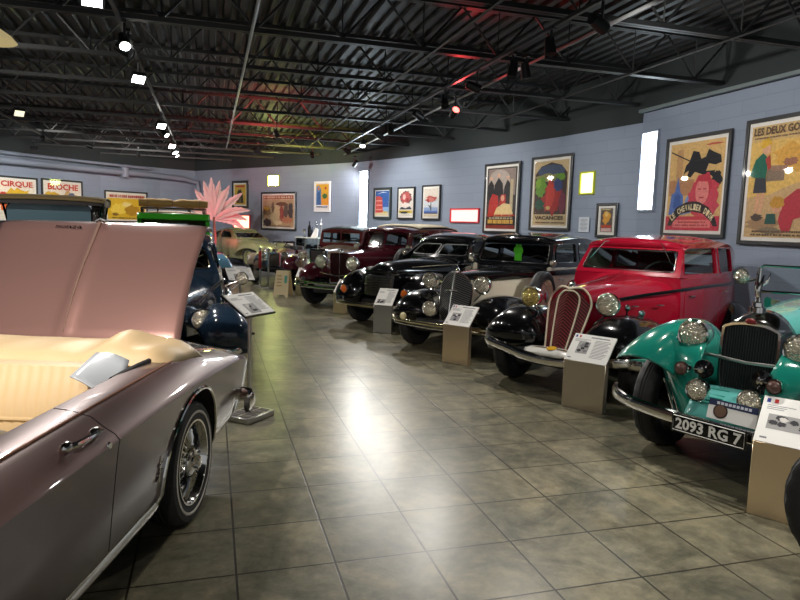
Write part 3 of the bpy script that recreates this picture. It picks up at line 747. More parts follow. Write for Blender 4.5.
# ---- turquoise tourer
def teal_car():
    root = empty('vintage_roadster', 'turquoise vintage open roadster with a dark oval-footed grille at the right', 'car', (2.47, 4.25, 0), 217)
    P = mat('turquoise_paint', (.008, .17, .125), .22, coat=1.); P2 = mat('pale_turquoise_paint', (.10, .36, .33), .22, coat=1.)
    st = [(-1.05, .48, 1.10, .50, .40), (-1.7, .60, 1.02, .60, .38), (-2.4, .62, .98, .60, .38), (-3.1, .5, .94, .5, .42), (-3.4, .36, .9, .38, .48)]
    hood(root, [(.06, .185, 1.06, .55, 2.4), (-.3, .25, 1.11, .5, 2.5), (-.8, .38, 1.145, .46, 2.6), (-1.15, .49, 1.15, .44, 2.7), (-1.22, .5, 1.14, .44, 2.7)], P2)
    tub(root, st, P)
    bm = bmesh.new(); rings = []
    for x, w, z in ((-2.55, .57, .99), (-2.8, .55, 1.0), (-3.1, .49, .965), (-3.38, .36, .92)): rings.append([(x, w * k / 6, z + .03 * (1 - (k / 6) ** 2)) for k in range(-6, 7)])
    loft(bm, rings, closed=False); obj('rear_deck', bm, P, root, solid=.015)
    chassis_shade_box(root, .35, -3.2); axle(root, 0, 1.2, .37, .37)
    fr = [(.56, .745, .575, .235, .10, .40), (.51, .81, .57, .24, .12, .42), (.44, .87, .56, .245, .15, .44), (.34, .925, .545, .25, .17, .45), (.21, .965, .53, .25, .19, .46), (.05, .985, .525, .25, .22, .48), (-.15, .97, .53, .25, .24, .46),
          (-.38, .88, .56, .24, .24, .40), (-.64, .70, .60, .21, .2, .32), (-.9, .51, .64, .19, .10, .2), (-1.2, .40, .66, .17, .03, .06)]
    both(root, fr, P, 'front_wing', p=2.0)
    both(root, rear_wing(-2.75, .84, .66), P, 'rear_wing'); board(root, -1.15, -2.25, .55, .78, .39, P)
    for x in (0, -2.75):
        for s in (1, -1): wheel(root, x, s * .66, s, .375, .165, 'wire', CHROME)
    # radiator: rounded foot, low arched top
    half = [(.0, 1.045), (.08, 1.04), (.15, 1.02), (.185, .985), (.188, .80), (.18, .64), (.14, .53), (.08, .475), (0, .455)]
    outl = half + [(-u, v) for u, v in half[::-1][1:-1]]; outl = spline2(outl + [outl[0]], 3)[:-1]; inn = inset(outl, .017)
    fx = lambda u, v: .215 + (1.05 - v) * .06
    bm = bmesh.new(); plate(bm, outl, [inn], .17, lambda u, v, q: (fx(u, v) - .16 + q, u, v)); sh = obj('radiator_shell', bm, CHROME, root, bevel=.008)
    bm = bmesh.new(); plate(bm, inn, [], .02, lambda u, v, q: (fx(u, v) - .045 + q, u, v)); core = obj('radiator_core', bm, mat('grille_dark', (.012, .012, .014), .5), sh)
    bm = bmesh.new(); clip_bars(bm, inn, lambda u, v: fx(u, v) - .022, [((-.19 + .0165 * k, .4), (-.19 + .0165 * k, 1.1)) for k in range(24)], .0045); obj('shutter_slats', bm, mat('dark_green_grille', (.02, .03, .028), .4), core)
    bm = bmesh.new(); rings = [[(.222 - q, u, 1.047 - .066 * abs(u / .187) ** 3 + cz * (1 - (u / .187) ** 2)) for u in [(-.187 + .01870 * k) for k in range(21)]] for q, cz in ((0, .0), (.03, .016), (.09, .045), (.15, .06), (.2, .066))]
    loft(bm, rings, closed=False); obj('radiator_top', bm, CHROME, sh, solid=.012)
    bm = bmesh.new(); ball(bm, (.245, 0, 1.055), (.008, .035, .02), 12); obj('enamel_badge', bm, mat('badge_red', '7a2222', .3, coat=1.), sh)
    # mascot: cap, standing figure-like spire with swept wings
    bm = bmesh.new(); lathe(bm, [(.0, .10), (.012, .09), (.02, .05), (.034, .045), (.036, .02), (.05, .015), (.05, -.02)], 20, 'z')
    tube(bm, [(0, 0, .08), (.012, 0, .13), (-.005, .01, .18), (-.02, .012, .225)], [.014, .017, .012, .004], 8)
    for s in (1, -1): tube(bm, [(0, 0, .15), (-.03, s * .03, .18), (-.06, s * .035, .24)], [.008, .009, .002], 6)
    obj('radiator_mascot', bm, CHROME, root, loc=(.16, 0, 1.13))
    for s in (1, -1):
        headlight(root, .30, s * .34, .92, .102, depth=.2)
        headlight(root, .52, s * .165, .60, .072, name='fog_lamp', depth=.1, stalk=(-.06, 0, -.1))
        headlight(root, .50, s * .29, .72, .045, name='horn', depth=.1, lens=mat('horn_brown', (.10, .05, .04), .3))
        bm = bmesh.new(); lathe(bm, [(0, -.03), (.06, -.03), (.062, -.005), (.03, 0), (.022, .025), (0, .03)], 20, 'x'); h = obj('horn_drum', bm, BLACK, root, loc=(.44, s * .185, .725))
        bm = bmesh.new(); tube(bm, [(.01, s * .0, 0), (.03, s * .05, -.002)], .005, 6); lathe(bm, [(.0, .034), (.02, .03), (.024, .012)], 16, 'x'); obj('horn_centre', bm, CHROME, h)
        bm = bmesh.new(); rings = []
        for z, y0, y1, x in ((.90, .24, .62, .30), (.78, .22, .60, .40), (.66, .21, .52, .44), (.54, .20, .45, .455), (.42, .20, .38, .46), (.33, .20, .31, .45)):
            rings.append([(x - .10 * ((k / 8) ** 2) , s * (y0 + (y1 - y0) * k / 8), z) for k in range(9)])
        loft(bm, rings, closed=False); obj('inner_valance', bm, P, root, solid=.012)
        strip(root, [(.40, s * .47, .60), (.43, s * .40, .48), (.46, s * .33, .36)], .008, CHROME, 'wing_stay')
        strip(root, [(.41, s * .43, .60), (.44, s * .36, .48), (.47, s * .29, .36)], .005, CHROME, 'wing_stay')
    bm = bmesh.new(); tube(bm, [(.25, -.34, .80), (.262, 0, .785), (.25, .34, .80)], .011, 8); obj('lamp_bar', bm, STEEL, root)
    # louvred apron below the radiator
    bm = bmesh.new(); rings = [[(x, u, z - .25 * u * u) for u in [(-.24 + .04 * k) for k in range(13)]] for x, z in ((.27, .60), (.36, .575), (.46, .52), (.52, .45), (.53, .40))]
    loft(bm, rings, closed=False); ap = obj('front_apron', bm, P2, root, solid=.01)
    bm = bmesh.new()
    for k in range(6):
        for s in (1, -1): tube(bm, [(.33 + .03 * k, s * .05, .586 - .013 * k), (.325 + .03 * k, s * .17, .580 - .013 * k)], .006, 5)
    obj('louvres', bm, P, ap)
    bumper(root, [(.44, -.81, .465), (.53, -.76, .455), (.60, -.60, .435), (.63, -.33, .42), (.64, 0, .415), (.63, .33, .42), (.60, .60, .435), (.53, .76, .455), (.44, .81, .465)], .085, .025)
    nplate(root, '2093 RG 7', .695, .008, .405, .47, .118)
    # windscreen frame, two opening halves
    bm = bmesh.new(); fr_ = [(-1.17, -.60, 1.13), (-1.185, -.60, 1.33), (-1.185, -.57, 1.36), (-1.185, 0, 1.365), (-1.185, .57, 1.36), (-1.185, .60, 1.33), (-1.17, .60, 1.13)]
    tube(bm, fr_, .011, 8); tube(bm, [(-1.165, -.60, 1.14), (-1.165, 0, 1.16), (-1.165, .60, 1.14)], .012, 8)
    wf = obj('windscreen_frame', bm, CHROME, root)
    bm = bmesh.new(); plate(bm, [(-.59, 1.14), (.59, 1.14), (.59, 1.35), (-.59, 1.35)], [], 0, lambda u, v, w: (-1.165 - (v - 1.14) * .09, u, v)); obj('windscreen', bm, CLEAR, wf)
    for s in (1, -1):
        bm = bmesh.new(); tube(bm, [(-1.15, s * .56, 1.05), (-1.16, s * .60, 1.14), (-1.17, s * .6, 1.16), (-1.185, s * .6, 1.345)], [.018, .02, .024, .016], 8); obj('screen_bracket', bm, CHROME, wf)
        bm = bmesh.new(); tube(bm, [(-1.17, s * .08, 1.365), (-1.15, s * .2, 1.22)], .005, 5); tube(bm, [(-1.17, s * .10, 1.37), (-1.17, s * .03, 1.345)], .012, 6); obj('wiper', bm, CHROME, wf)
        headlight(root, -1.10, s * .70, 1.26, .062, name='spot_lamp', depth=.09, stalk=(-.02, -s * .1, -.02))
        doorplate(root, st, [(-1.3, .50), (-1.3, .98), (-2.1, .95), (-2.1, .50)], P, s, handle=(-2.0, .9), hl=-.09)
    steering(root, -1.42, .22, 1.12, .21, 30); seats(root, (-2.2,), .48, .5, 1.04, TANL)
    bm = bmesh.new()
    tube(bm, [(-2.62, -.55, 1.03), (-2.7, -.3, 1.08), (-2.72, 0, 1.09), (-2.7, .3, 1.08), (-2.62, .55, 1.03)], [.06, .085, .09, .085, .06], 10); obj('folded_hood', bm, mat('black_canvas', (.02, .02, .022), .85), root)
    return root

# ---- old motorcycle whose front tyre shows at the edge
def motorcycle():
    root = empty('vintage_motorcycle', 'vintage motorcycle showing only its knobbly front tyre at the right edge', 'motorcycle', (2.21, 2.76, 0), 152)
    P = mat('dark_green_paint', (.012, .03, .02), .25, coat=1.)
    for x, nm in ((0, 'front_wheel'), (-1.38, 'rear_wheel')): wheel(root, x, 0, 1, .385, .10, 'wire', STEEL, name=nm)
    bm = bmesh.new()
    for s in (1, -1): tube(bm, [(0, s * .075, .385), (-.16, s * .085, .75), (-.26, s * .06, 1.0)], .016, 8)
    obj('front_fork', bm, BLACK, root)
    bm = bmesh.new(); tube(bm, [(-.22, 0, .92), (-.38, 0, .42), (-.9, 0, .38), (-1.38, .08, .385)], .018, 8); tube(bm, [(-.24, 0, .95), (-.6, 0, .88), (-1.0, 0, .72), (-1.38, .08, .39)], .018, 8); tube(bm, [(-1.0, 0, .72), (-.9, 0, .38)], .018, 8); obj('frame', bm, BLACK, root)
    bm = bmesh.new(); rbox(bm, (-.58, 0, .80), (.56, .2, .18), .06); obj('fuel_tank', bm, P, root)
    bm = bmesh.new(); rbox(bm, (-.62, 0, .44), (.34, .24, .22), .05)
    for k in range(7): lathe(bm, [(0, .55 + k * .022), (.085, .55 + k * .022), (.085, .56 + k * .022), (0, .56 + k * .022)], 16, 'z', (-.60, 0, 0))
    obj('engine', bm, STEEL, root)
    bm = bmesh.new(); rbox(bm, (-1.0, 0, .86), (.30, .26, .07), .03); obj('saddle', bm, LEATHER, root)
    bm = bmesh.new(); tube(bm, spline([(-.62, .36, 1.02), (-.42, .34, 1.06), (-.26, .12, 1.02), (-.26, -.12, 1.02), (-.42, -.34, 1.06), (-.62, -.36, 1.02)], 5), .013, 8); obj('handlebar', bm, CHROME, root)
    headlight(root, -.12, 0, .92, .08, depth=.12)
    rows = [(-.95, .40, .001, .07, .03, .03), (-1.05, .66, .001, .07, .03, .03), (-1.38, .80, .001, .07, .03, .03), (-1.7, .66, .001, .07, .03, .03), (-1.80, .42, .001, .07, .03, .03)]
    fender(root, rows, P, 'rear_mudguard')
    bm = bmesh.new(); tube(bm, [(-.5, -.13, .60), (-.42, -.16, .40), (-.8, -.17, .30), (-1.6, -.17, .30)], [.022, .022, .022, .035], 8); obj('exhaust_pipe', bm, CHROME, root)
    bm = bmesh.new(); tube(bm, [(-.8, .05, .34), (-.86, .22, .02)], .012, 6); obj('side_stand', bm, BLACK, root)
    return root
# ------------------------------------------------------------------ convertible in the left foreground (origin under its rear axle)
def apply_bool(o, cutters):
    for c in cutters:
        md = o.modifiers.new('cut', 'BOOLEAN'); md.operation = 'DIFFERENCE'; md.solver = 'EXACT'; md.object = c
    dg = bpy.context.evaluated_depsgraph_get(); me = bpy.data.meshes.new_from_object(o.evaluated_get(dg))
    o.modifiers.clear(); old = o.data; o.data = me
    for c in cutters: bpy.data.objects.remove(c)
    me.polygons.foreach_set('use_smooth', [True] * len(me.polygons)); me.set_sharp_from_angle(angle=R(34))
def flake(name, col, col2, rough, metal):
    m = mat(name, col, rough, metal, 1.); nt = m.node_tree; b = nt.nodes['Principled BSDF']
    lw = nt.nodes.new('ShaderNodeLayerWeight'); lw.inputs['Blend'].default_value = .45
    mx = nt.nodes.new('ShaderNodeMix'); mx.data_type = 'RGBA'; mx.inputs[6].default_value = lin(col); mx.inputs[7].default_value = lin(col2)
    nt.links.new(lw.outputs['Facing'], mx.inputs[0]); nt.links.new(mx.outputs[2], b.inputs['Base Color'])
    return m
def convertible():
    root = empty('convertible_car', 'metallic mauve open convertible with its rear lid raised and cream interior', 'car', (-1.93, 3.27, 0), 269.2)
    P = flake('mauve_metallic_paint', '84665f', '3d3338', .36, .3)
    CR = mat('cream_vinyl', 'c4ad84', .48, bump=.12, bscale=160)
    SUB = mat('mauve_floor', (.02, .017, .017), .8)
    # stations: x, max half width, width scale at belt, belt z, rocker z, open(1)/deck(0)
    def section(x, W, top, deck, crease, op, rz):
        k = W / .90
        o = [(.70 * k, rz), (.80 * k, rz + .05), (.845 * k, rz + .12), (.872 * k, crease - .20), (.890 * k, crease - .05), (.898 * k, crease), (.880 * k, crease + .022), (.84 * k, crease + (top - crease) * .42),
             (.79 * k, crease + (top - crease) * .78), (.735 * k, top - .008), (.69 * k, top)]
        if op: o += [(.645 * k, top + .004), (.632 * k, top - .03), (.60 * k, .60), (.55 * k, .32), (0, .30)]
        else: o += [(.63 * k, top + .012 * 1), (.52 * k, deck - .004), (.38 * k, deck), (.2 * k, deck + .004), (0, deck + .005)]
        return [(x, y, z) for y, z in o] + [(x, -y, z) for y, z in o[::-1][1:]]
    rows = [(3.55, .62, .62, .64, .56, 0, .34), (3.5, .74, .70, .71, .62, 0, .28), (3.3, .82, .76, .78, .68, 0, .22), (2.9, .88, .81, .83, .74, 0, .2), (2.4, .895, .855, .87, .765, 0, .2), (1.92, .9, .872, .885, .768, 0, .2),
            (1.90, .9, .872, .885, .768, 1, .2), (1.4, .9, .876, .89, .77, 1, .2), (.9, .9, .88, .9, .77, 1, .2), (.45, .9, .882, .9, .768, 1, .2), (.05, .9, .882, .9, .765, 1, .2), (-.28, .9, .87, .905, .75, 1, .2),
            (-.30, .9, .868, .905, .748, 0, .2), (-.55, .90, .835, .88, .735, 0, .22), (-.78, .90, .80, .84, .72, 0, .23), (-.96, .895, .76, .785, .69, 0, .25), (-1.06, .88, .72, .735, .655, 0, .27), (-1.10, .86, .68, .69, .62, 0, .30), (-1.115, .83, .64, .645, .59, 0, .34)]
    fine = []
    for a, b in zip(rows, rows[1:]):
        n = 1 if abs(a[0] - b[0]) < .05 else 4
        for k in range(n): fine.append(tuple(a[j] + (b[j] - a[j]) * k / n if j != 5 else a[5] for j in range(7)))
    fine.append(rows[-1])
    bm = bmesh.new(); loft(bm, [section(*r) for r in fine], True, (True, True))
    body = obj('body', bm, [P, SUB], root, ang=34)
    def sidey(x, z):
        W = interp(rows, x, 1); tp = interp(rows, x, 2); cz = interp(rows, x, 4); k = W / .9; rz = interp(rows, x, 6)
        pr = [(rz, .70), (rz + .05, .80), (rz + .12, .845), (cz - .20, .872), (cz - .05, .89), (cz, .898), (cz + .022, .88), (cz + (tp - cz) * .42, .84), (cz + (tp - cz) * .78, .79), (tp - .008, .735), (tp, .69)]
        return interp(pr, z, 1) * k
    cut = []
    for x in (0, 2.74):
        bm = bmesh.new(); lathe(bm, [(.395, -1.2), (.395, 1.2)], 56, 'y', (x, 0, .325), caps=True); [setattr(f, 'material_index', 1) for f in bm.faces]; c = obj('c', bm, [P, SUB], root); cut.append(c)
        # the inner part stays solid between the wheel wells
    bm = bmesh.new()
    for x in (.92, 2.12): box(bm, (x, .78, .60), (.008, .30, .70)); box(bm, (x, -.78, .60), (.008, .30, .70))
    [setattr(f, 'material_index', 1) for f in bm.faces]; gro = obj('c', bm, [P, SUB], root)
    bpy.context.view_layer.update()
    apply_bool(body, cut + [gro])
    for p in body.data.polygons: pass
    bm = bmesh.new()
    for x in (0, 2.74): lathe(bm, [(.41, -.50), (.41, .50)], 32, 'y', (x, 0, .34), caps=True)
    box(bm, (1.37, 0, .26), (2.0, 1.3, .1)); obj('underbody', bm, DARK, root)
    # chrome on wheel arches and sill
    for s in (1, -1):
        bm = bmesh.new()
        pts = []
        for k in range(30):
            a = R(-14 + 208 * k / 29); x = .40 * math.cos(a); z = .325 + .40 * math.sin(a); pts.append((x, s * (sidey(x, z) + .002), z))
        tube(bm, pts, .011, 8); obj('wheel_arch_trim', bm, CHROME, root)
        bm = bmesh.new()
        pts = [(x, s * (sidey(x, .27) + .006), .272) for x in (.39, .6, .9, 1.4, 1.9, 2.3)]; tube(bm, pts, .028, 8, flat=(1.3, .35))
        pts = [(x, s * (sidey(x, .235) + .004), .235) for x in (.39, .6, .9, 1.4, 1.9, 2.3)]; tube(bm, pts, .006, 6)
        obj('sill_trim', bm, CHROME, root)
        wheel(root, -.02, s * .775, s, .325, .18, 'spider', CHROME, white=True); wheel(root, 2.74, s * .775, s, .325, .18, 'spider', CHROME, white=True)
        # door handle with push button, key lock
        bm = bmesh.new(); y = sidey(1.1, .825)
        ball(bm, (1.0, s * (y + .02), .826), (.035, .022, .018), 12); tube(bm, [(.99, s * (y + .032), .828), (1.08, s * (y + .044), .834), (1.17, s * (y + .036), .836), (1.2, s * (y + .006), .834)], [.012, .011, .012, .011], 8); ball(bm, (1.19, s * (y + .015), .834), (.03, .02, .02), 12)
        obj('door_handle', bm, CHROME, root)
        bm = bmesh.new(); lathe(bm, [(0, .008), (.012, .007), (.014, 0)], 16, 'y', (0, 0, 0)); k_ = obj('key_lock', bm, CHROME, root, loc=(1.0, s * sidey(1.0, .775), .775)); k_.scale = (1, s, 1)
        strip(root, [(x, s * (sidey(x, interp(rows, x, 2) - .012) + .003), interp(rows, x, 2) - .010) for x in (2.3, 1.6, 1.1, .7, .3, 0, -.28)], .005, mat('copper_highlight', 'b98468', .3, .6), 'belt_highlight')  # coloured strip standing in for the copper highlight along the belt edge
        bm = bmesh.new()
        for dx, dz, l in ((0, .03, .05), (-.01, -.01, .06), (.02, -.035, .04)): tube(bm, [(.46 + dx + l / 2, s * (sidey(.46, .46 + dz) + .004), .46 + dz), (.46 + dx - l / 2, s * (sidey(.46, .46 + dz) + .004), .47 + dz)], .004, 5)
        tube(bm, [(.46, s * (sidey(.46, .42) + .004), .41), (.45, s * (sidey(.45, .5) + .004), .53)], .0045, 5); obj('fender_badge', bm, CHROME, root)
        # tail: chrome bumper corner and round lamp
        for y in (.62, .40):
            bm = bmesh.new(); lathe(bm, [(.075, .0), (.072, -.02), (.06, -.018)], 22, 'x'); lathe(bm, [(.06, -.015), (.03, -.03), (0, -.032)], 22, 'x', m=1)
            obj('tail_lamp', bm, [CHROME, mat('red_lens', '8a1010', .15, coat=1.)], root, loc=(-1.115, s * y, .50))
    bumper_pts = [(-.86, -.925, .40), (-1.02, -.92, .395), (-1.14, -.84, .39), (-1.19, -.5, .39), (-1.20, 0, .39), (-1.19, .5, .39), (-1.14, .84, .39), (-1.02, .92, .395), (-.86, .925, .40)]
    bm = bmesh.new(); tube(bm, spline(bumper_pts, 6), .05, 10, flat=(1.1, .42)); obj('rear_bumper', bm, CHROME, root)
    bm = bmesh.new(); tube(bm, spline([(3.2, -.9, .42), (3.55, -.78, .42), (3.66, 0, .42), (3.55, .78, .42), (3.2, .9, .42)], 6), .05, 10, flat=(1.1, .42)); obj('front_bumper', bm, CHROME, root)
    # raised rear lid
    hx, hz = -.31, .895; tx, tz = -.87, 1.60
    d = Vector((tx - hx, tz - hz)); L = d.length; d /= L; nn = Vector((d.y, -d.x))
    bm = bmesh.new(); rings = []; N = 16
    prof = [(0, -.012), (.02, .0)] + [(t, .03 * math.sin(PI * t)) for t in (.1, .25, .4, .55, .7, .85)] + [(.93, .012), (.975, -.012), (1.0, -.05), (1.004, -.085)]
    for t, b in prof:
        ring = []
        for k in range(-N, N + 1):
            u = k / N; w = .672 - .012 * math.sin(PI * min(t, 1)); y = u * w
            c = -.016 * abs(u) ** 8 + (.016 * math.exp(-(y / .028) ** 2) * min(1, max(t, 0) * 5) if t < .97 else 0) - .003 * u * u
            ring.append((hx + d.x * L * t + nn.x * (b + c), y, hz + d.y * L * t + nn.y * (b + c)))
        rings.append(ring)
    loft(bm, rings, closed=False); lid = obj('rear_lid', bm, P, root, ang=50, solid=.018, offset=-1)
    def onlid(t, y, o): return (hx + d.x * L * t + nn.x * o, y, hz + d.y * L * t + nn.y * o)
    bm = bmesh.new(); tube(bm, [onlid(.06, 0, .012), onlid(.3, 0, .041), onlid(.5, 0, .049), onlid(.7, 0, .042), onlid(.93, 0, .030)], [.003, .007, .008, .010, .012], 6); obj('lid_centre_moulding', bm, mat('lid_moulding', 'c9a898', .2, .7, 1.), lid)
    bm = bmesh.new()
    tube(bm, [onlid(.955, -.04, .02), onlid(.965, 0, .03), onlid(.955, .045, .02)], [.004, .012, .004], 6); tube(bm, [onlid(.93, -.02, .03), onlid(.96, .0, .03), onlid(.93, .03, .03)], .006, 5); obj('lid_emblem', bm, CHROME, lid)
    bm = bmesh.new(); x0 = .17
    for k, ch in enumerate('monza'):
        textmesh(bm, ch, .024, .024, lambda u, v, w: onlid(.875 + v, -.27 + k * .034 + u * 1.2, .0285), th=.0, bold=.0)
    obj('script_badge', bm, CHROME, lid, smooth=False, recalc=False)
    bm = bmesh.new()
    for y in (-.45, .45): tube(bm, [(-.33, y, .86), onlid(.3, y, -.03)], .01, 6)
    obj('lid_hinge', bm, DARK, lid)
    bm = bmesh.new(); rbox(bm, (-.62, 0, .72), (.5, 1.1, .22), .05)
    lathe(bm, [(.16, 0), (.16, .07), (.13, .1), (0, .1)], 24, 'z', (-.62, 0, .82)); obj('engine', bm, DARK, root)
    # folded hood under a cream boot cover
    bm = bmesh.new(); rings = []
    rr = random.Random(3)
    for i in range(22):
        t = i / 21; x = -.30 + .50 * t; ring = []
        for k in range(-24, 25):
            u = k / 24; y = u * .80; au = abs(u)
            zc = .905 + .045 * math.sin(PI * min(t * 1.15, 1)) ** .7 - .005 * t
            hump = .062 * math.exp(-((au - .64) / .12) ** 2) * math.exp(-((t - .55) / .33) ** 2) + .015 * math.sin(u * 19 + t * 5) * (.25 + au) * t
            wav = .010 * math.sin(t * 11 + u * 7) * au
            z = zc + hump + wav; xx = x - .06 * au * au
            if au > .82:
                f = (au - .82) / .18; z -= .10 * f * f; xx += .02 * f * math.sin(t * 9); 
            if t > .8: z -= .07 * ((t - .8) / .2) ** 1.6; xx -= .02 * ((t - .8) / .2)
            ring.append((xx, y * (1 - .05 * (t)) , z))
        rings.append(ring)
    loft(bm, rings, closed=False); cov = obj('hood_cover', bm, CR, root, ang=60, solid=.008)
    for s in (1, -1):
        bm = bmesh.new(); rings = []
        for i in range(8):
            t = i / 7; rings.append([(.20 + .28 * u, s * (.455 + .02 * u + .165 * t), .945 - .05 * u - .11 * t * (.3 + .7 * u) + .015 * math.sin(PI * t) - .03 * math.sin(PI * u) * t) for u in [k / 7 for k in range(8)]])
        loft(bm, rings, closed=False); obj('cover_flap', bm, mat('grey_blue_lining', 'aab2b8', .35), cov, solid=.006, label='grey blue lining turned out at the corner')
        bm = bmesh.new(); tube(bm, spline([(-.30, s * .70, .885), (-.05, s * .685, .89), (.2, s * .655, .885), (.42, s * .635, .872)], 4), .014, 8); obj('cover_gap_shade', bm, DARK, root)  # dark tube standing in for the shaded gap beneath the cover
    # rear seat with pleats, cushion, front seats
    bm = bmesh.new(); rings = []
    for k in range(-60, 61):
        y = k / 60 * .585; pl = .007 * abs(math.sin(y * 62)) if .07 < abs(y) < .47 else 0; e = 1 - .12 * max(0, (abs(y) - .5) / .085) ** 2
        rings.append([(.36, y, .46), (.40 + pl, y, .60), (.385 + pl, y, .75 * e), (.345 + pl, y, .85 * e), (.33 + pl * .5, y, .905 * e), (.27, y, .915 * e), (.22, y, .89 * e), (.20, y, .46)])
    loft(bm, rings, True); rs = obj('rear_seat_back', bm, CR, root, ang=60)
    bm = bmesh.new(); tube(bm, [(.40, -.5, .665), (.408, 0, .668), (.40, .5, .665)], .008, 6); obj('seat_piping', bm, CR, rs)
    bm = bmesh.new(); rings = []
    for k in range(-60, 61):
        y = k / 60 * .57; pl = .007 * abs(math.sin(y * 62)) if .07 < abs(y) < .45 else 0
        rings.append([(.36, y, .40), (.36, y, .545 + pl), (.55, y, .56 + pl), (.74, y, .555 + pl), (.83, y, .52), (.84, y, .40)])
    loft(bm, rings, True); obj('rear_seat_cushion', bm, CR, root, ang=60)
    for s in (1, -1):
        bm = bmesh.new(); rbox(bm, (1.16, s * .33, .62), (.15, .54, .50), .06, M=Matrix.Rotation(R(-10), 4, 'Y')); rbox(bm, (1.42, s * .33, .45), (.5, .54, .16), .05); obj('front_seat', bm, CR, root)
        bm = bmesh.new(); rings = [[(x, s * (.585 - .0 * x), z) for z in (.36, .6, .84)] for x in (.3, .9, 1.9)]; loft(bm, rings, closed=False); obj('side_trim_panel', bm, CR, root, solid=.02)
        bm = bmesh.new(); tube(bm, [(.72, s * .56, .60), (.72, s * .555, .70)], .006, 6); ball(bm, (.72, s * .555, .705), .011, 8); obj('seat_release', bm, BLACK, root)
        bm = bmesh.new(); tube(bm, spline([(.93, s * .55, .72), (1.02, s * .52, .74), (1.10, s * .52, .72), (1.14, s * .54, .66)], 5), .008, 6); obj('grab_strap', bm, DARK, root)
    steering(root, 1.72, .34, .92, .2, 35)
    bm = bmesh.new(); rbox(bm, (2.0, 0, .84), (.28, 1.2, .14), .04); obj('dashboard', bm, P, root)
    bm = bmesh.new(); tube(bm, [(2.06, -.62, .89), (1.72, -.56, 1.25), (1.70, 0, 1.28), (1.72, .56, 1.25), (2.06, .62, .89)], .014, 8); wf = obj('windscreen_frame', bm, CHROME, root)
    bm = bmesh.new(); plate(bm, [(-.61, .90), (.61, .90), (.555, 1.25), (-.555, 1.25)], [], 0, lambda u, v, w: (2.06 - (v - .89) * .95, u, v)); obj('windscreen', bm, CLEAR, wf)
    return root

# ---- navy saloon
def navy_car():
    root = empty('vintage_saloon_car', 'dark navy vintage saloon with a chrome lamp behind the raised mauve lid', 'car', (-2.36, 6.30, 0), 289)
    P = mat('navy_paint', (.012, .026, .048), .22, coat=1.)
    st = [(-1.05, .60, .98, .58, .3), (-1.6, .66, .98, .63, .3), (-2.3, .65, .96, .62, .3), (-2.9, .5, .92, .5, .36), (-3.2, .36, .86, .38, .44)]
    hood(root, [(.30, .13, .78, .42, 2.1), (.2, .2, .86, .4, 2.2), (-.2, .33, .93, .4, 2.3), (-.7, .5, .97, .38, 2.4), (-1.1, .61, 1.0, .36, 2.5)], P)
    tub(root, st, P)
    top = [(-1.38, 1.34, .48), (-1.5, 1.40, .54), (-2.0, 1.46, .57), (-2.5, 1.40, .55), (-2.9, 1.22, .5), (-3.2, .94, .42)]
    wins = [rpoly([(-1.25, 1.03), (-1.5, 1.32), (-1.98, 1.33), (-1.98, 1.02)], .07), rpoly([(-2.08, 1.02), (-2.08, 1.33), (-2.4, 1.29), (-2.6, 1.1), (-2.55, 1.02)], .06)]
    greenhouse(root, st, top, P, (-1.06, .57, .99), wins, two_pane=True, wsframe=mat('gold_window_trim', (.5, .42, .28), .2, 1.))
    chassis_shade_box(root, .2, -2.9, z=.32); axle(root, 0, 1.2, .33, .33)
    fr = [(.36, .30, .60, .20, .02, .05), (.45, .40, .59, .22, .06, .1), (.45, .56, .58, .24, .1, .16), (.34, .69, .57, .25, .14, .2), (.12, .755, .57, .25, .2, .22), (-.15, .75, .58, .24, .22, .2), (-.45, .66, .6, .22, .2, .18), (-.8, .48, .63, .19, .12, .12), (-1.05, .36, .65, .16, .03, .05)]
    both(root, fr, P, 'front_wing'); both(root, rear_wing(-2.35, .72, .66), P, 'rear_wing'); board(root, -1.0, -1.85, .6, .78, .34, P)
    for x in (0, -2.35):
        for s in (1, -1): wheel(root, x, s * .64, s, .33, .15, 'disc', BLACK)
    fx = lambda u, v: .32 - .9 * u * u + (.75 - v) * .25
    outl = rpoly([(-.10, .40), (.10, .40), (.15, .74), (0, .80), (-.15, .74)], .05)
    core = grille_core(root, outl, fx, mat('grille_dark', (.012, .012, .014), .5)); bm = bmesh.new()
    clip_bars(bm, outl, fx, [((-.15 + .022 * k, .38), (-.15 + .022 * k, .85)) for k in range(15)], .004); obj('grille_bars', bm, CHROME, core)
    for s in (1, -1):
        headlight(root, .16, s * .375, .62, .11, body=P if s < 0 else CHROME, depth=.2, stalk=(-.05, -s * .08, -.14))
        strip(root, [(.1, s * .345, .80), (-.5, s * .485, .87), (-1.1, s * .64, .91)], .007)
        strip(root, [(.1, s * .355, .77), (-.5, s * .49, .84), (-1.1, s * .645, .88)], .007)
        strip(root, [(-1.1, s * .61, .38), (-1.1, s * .665, .6), (-1.1, s * .645, .93)], .007, STEEL, 'door_edge_trim')
        o = headlight(root, -1.05, s * .86, .93, .072, name='spot_lamp', depth=.12, stalk=(-.16, -s * .2, -.04))
        for k in range(3):
            strip(o, [(-.03, -s * .03, -.03 - .02 * k), (-.06, -s * .2, -.10 - .05 * k)], .007, CHROME, 'lamp_stay')
        doorplate(root, st, [(-1.16, .4), (-1.16, .9), (-2.02, .9), (-2.0, .4)], P, s, handle=(-1.9, .84), hl=-.08)
        bm = bmesh.new(); tube(bm, [(-1.08, s * .08, 1.04), (-1.13, s * .22, 1.10), (-1.20, s * .42, 1.2)], .005, 5); obj('wiper', bm, CHROME, root)
    bumper(root, [(.30, -.74, .36), (.46, -.62, .35), (.54, 0, .35), (.46, .62, .35), (.30, .74, .36)], .07, .025)
    seats(root, (-1.8, -2.5), .48, .42, .95); steering(root, -1.3, .28, .96, .19, 35)
    return root

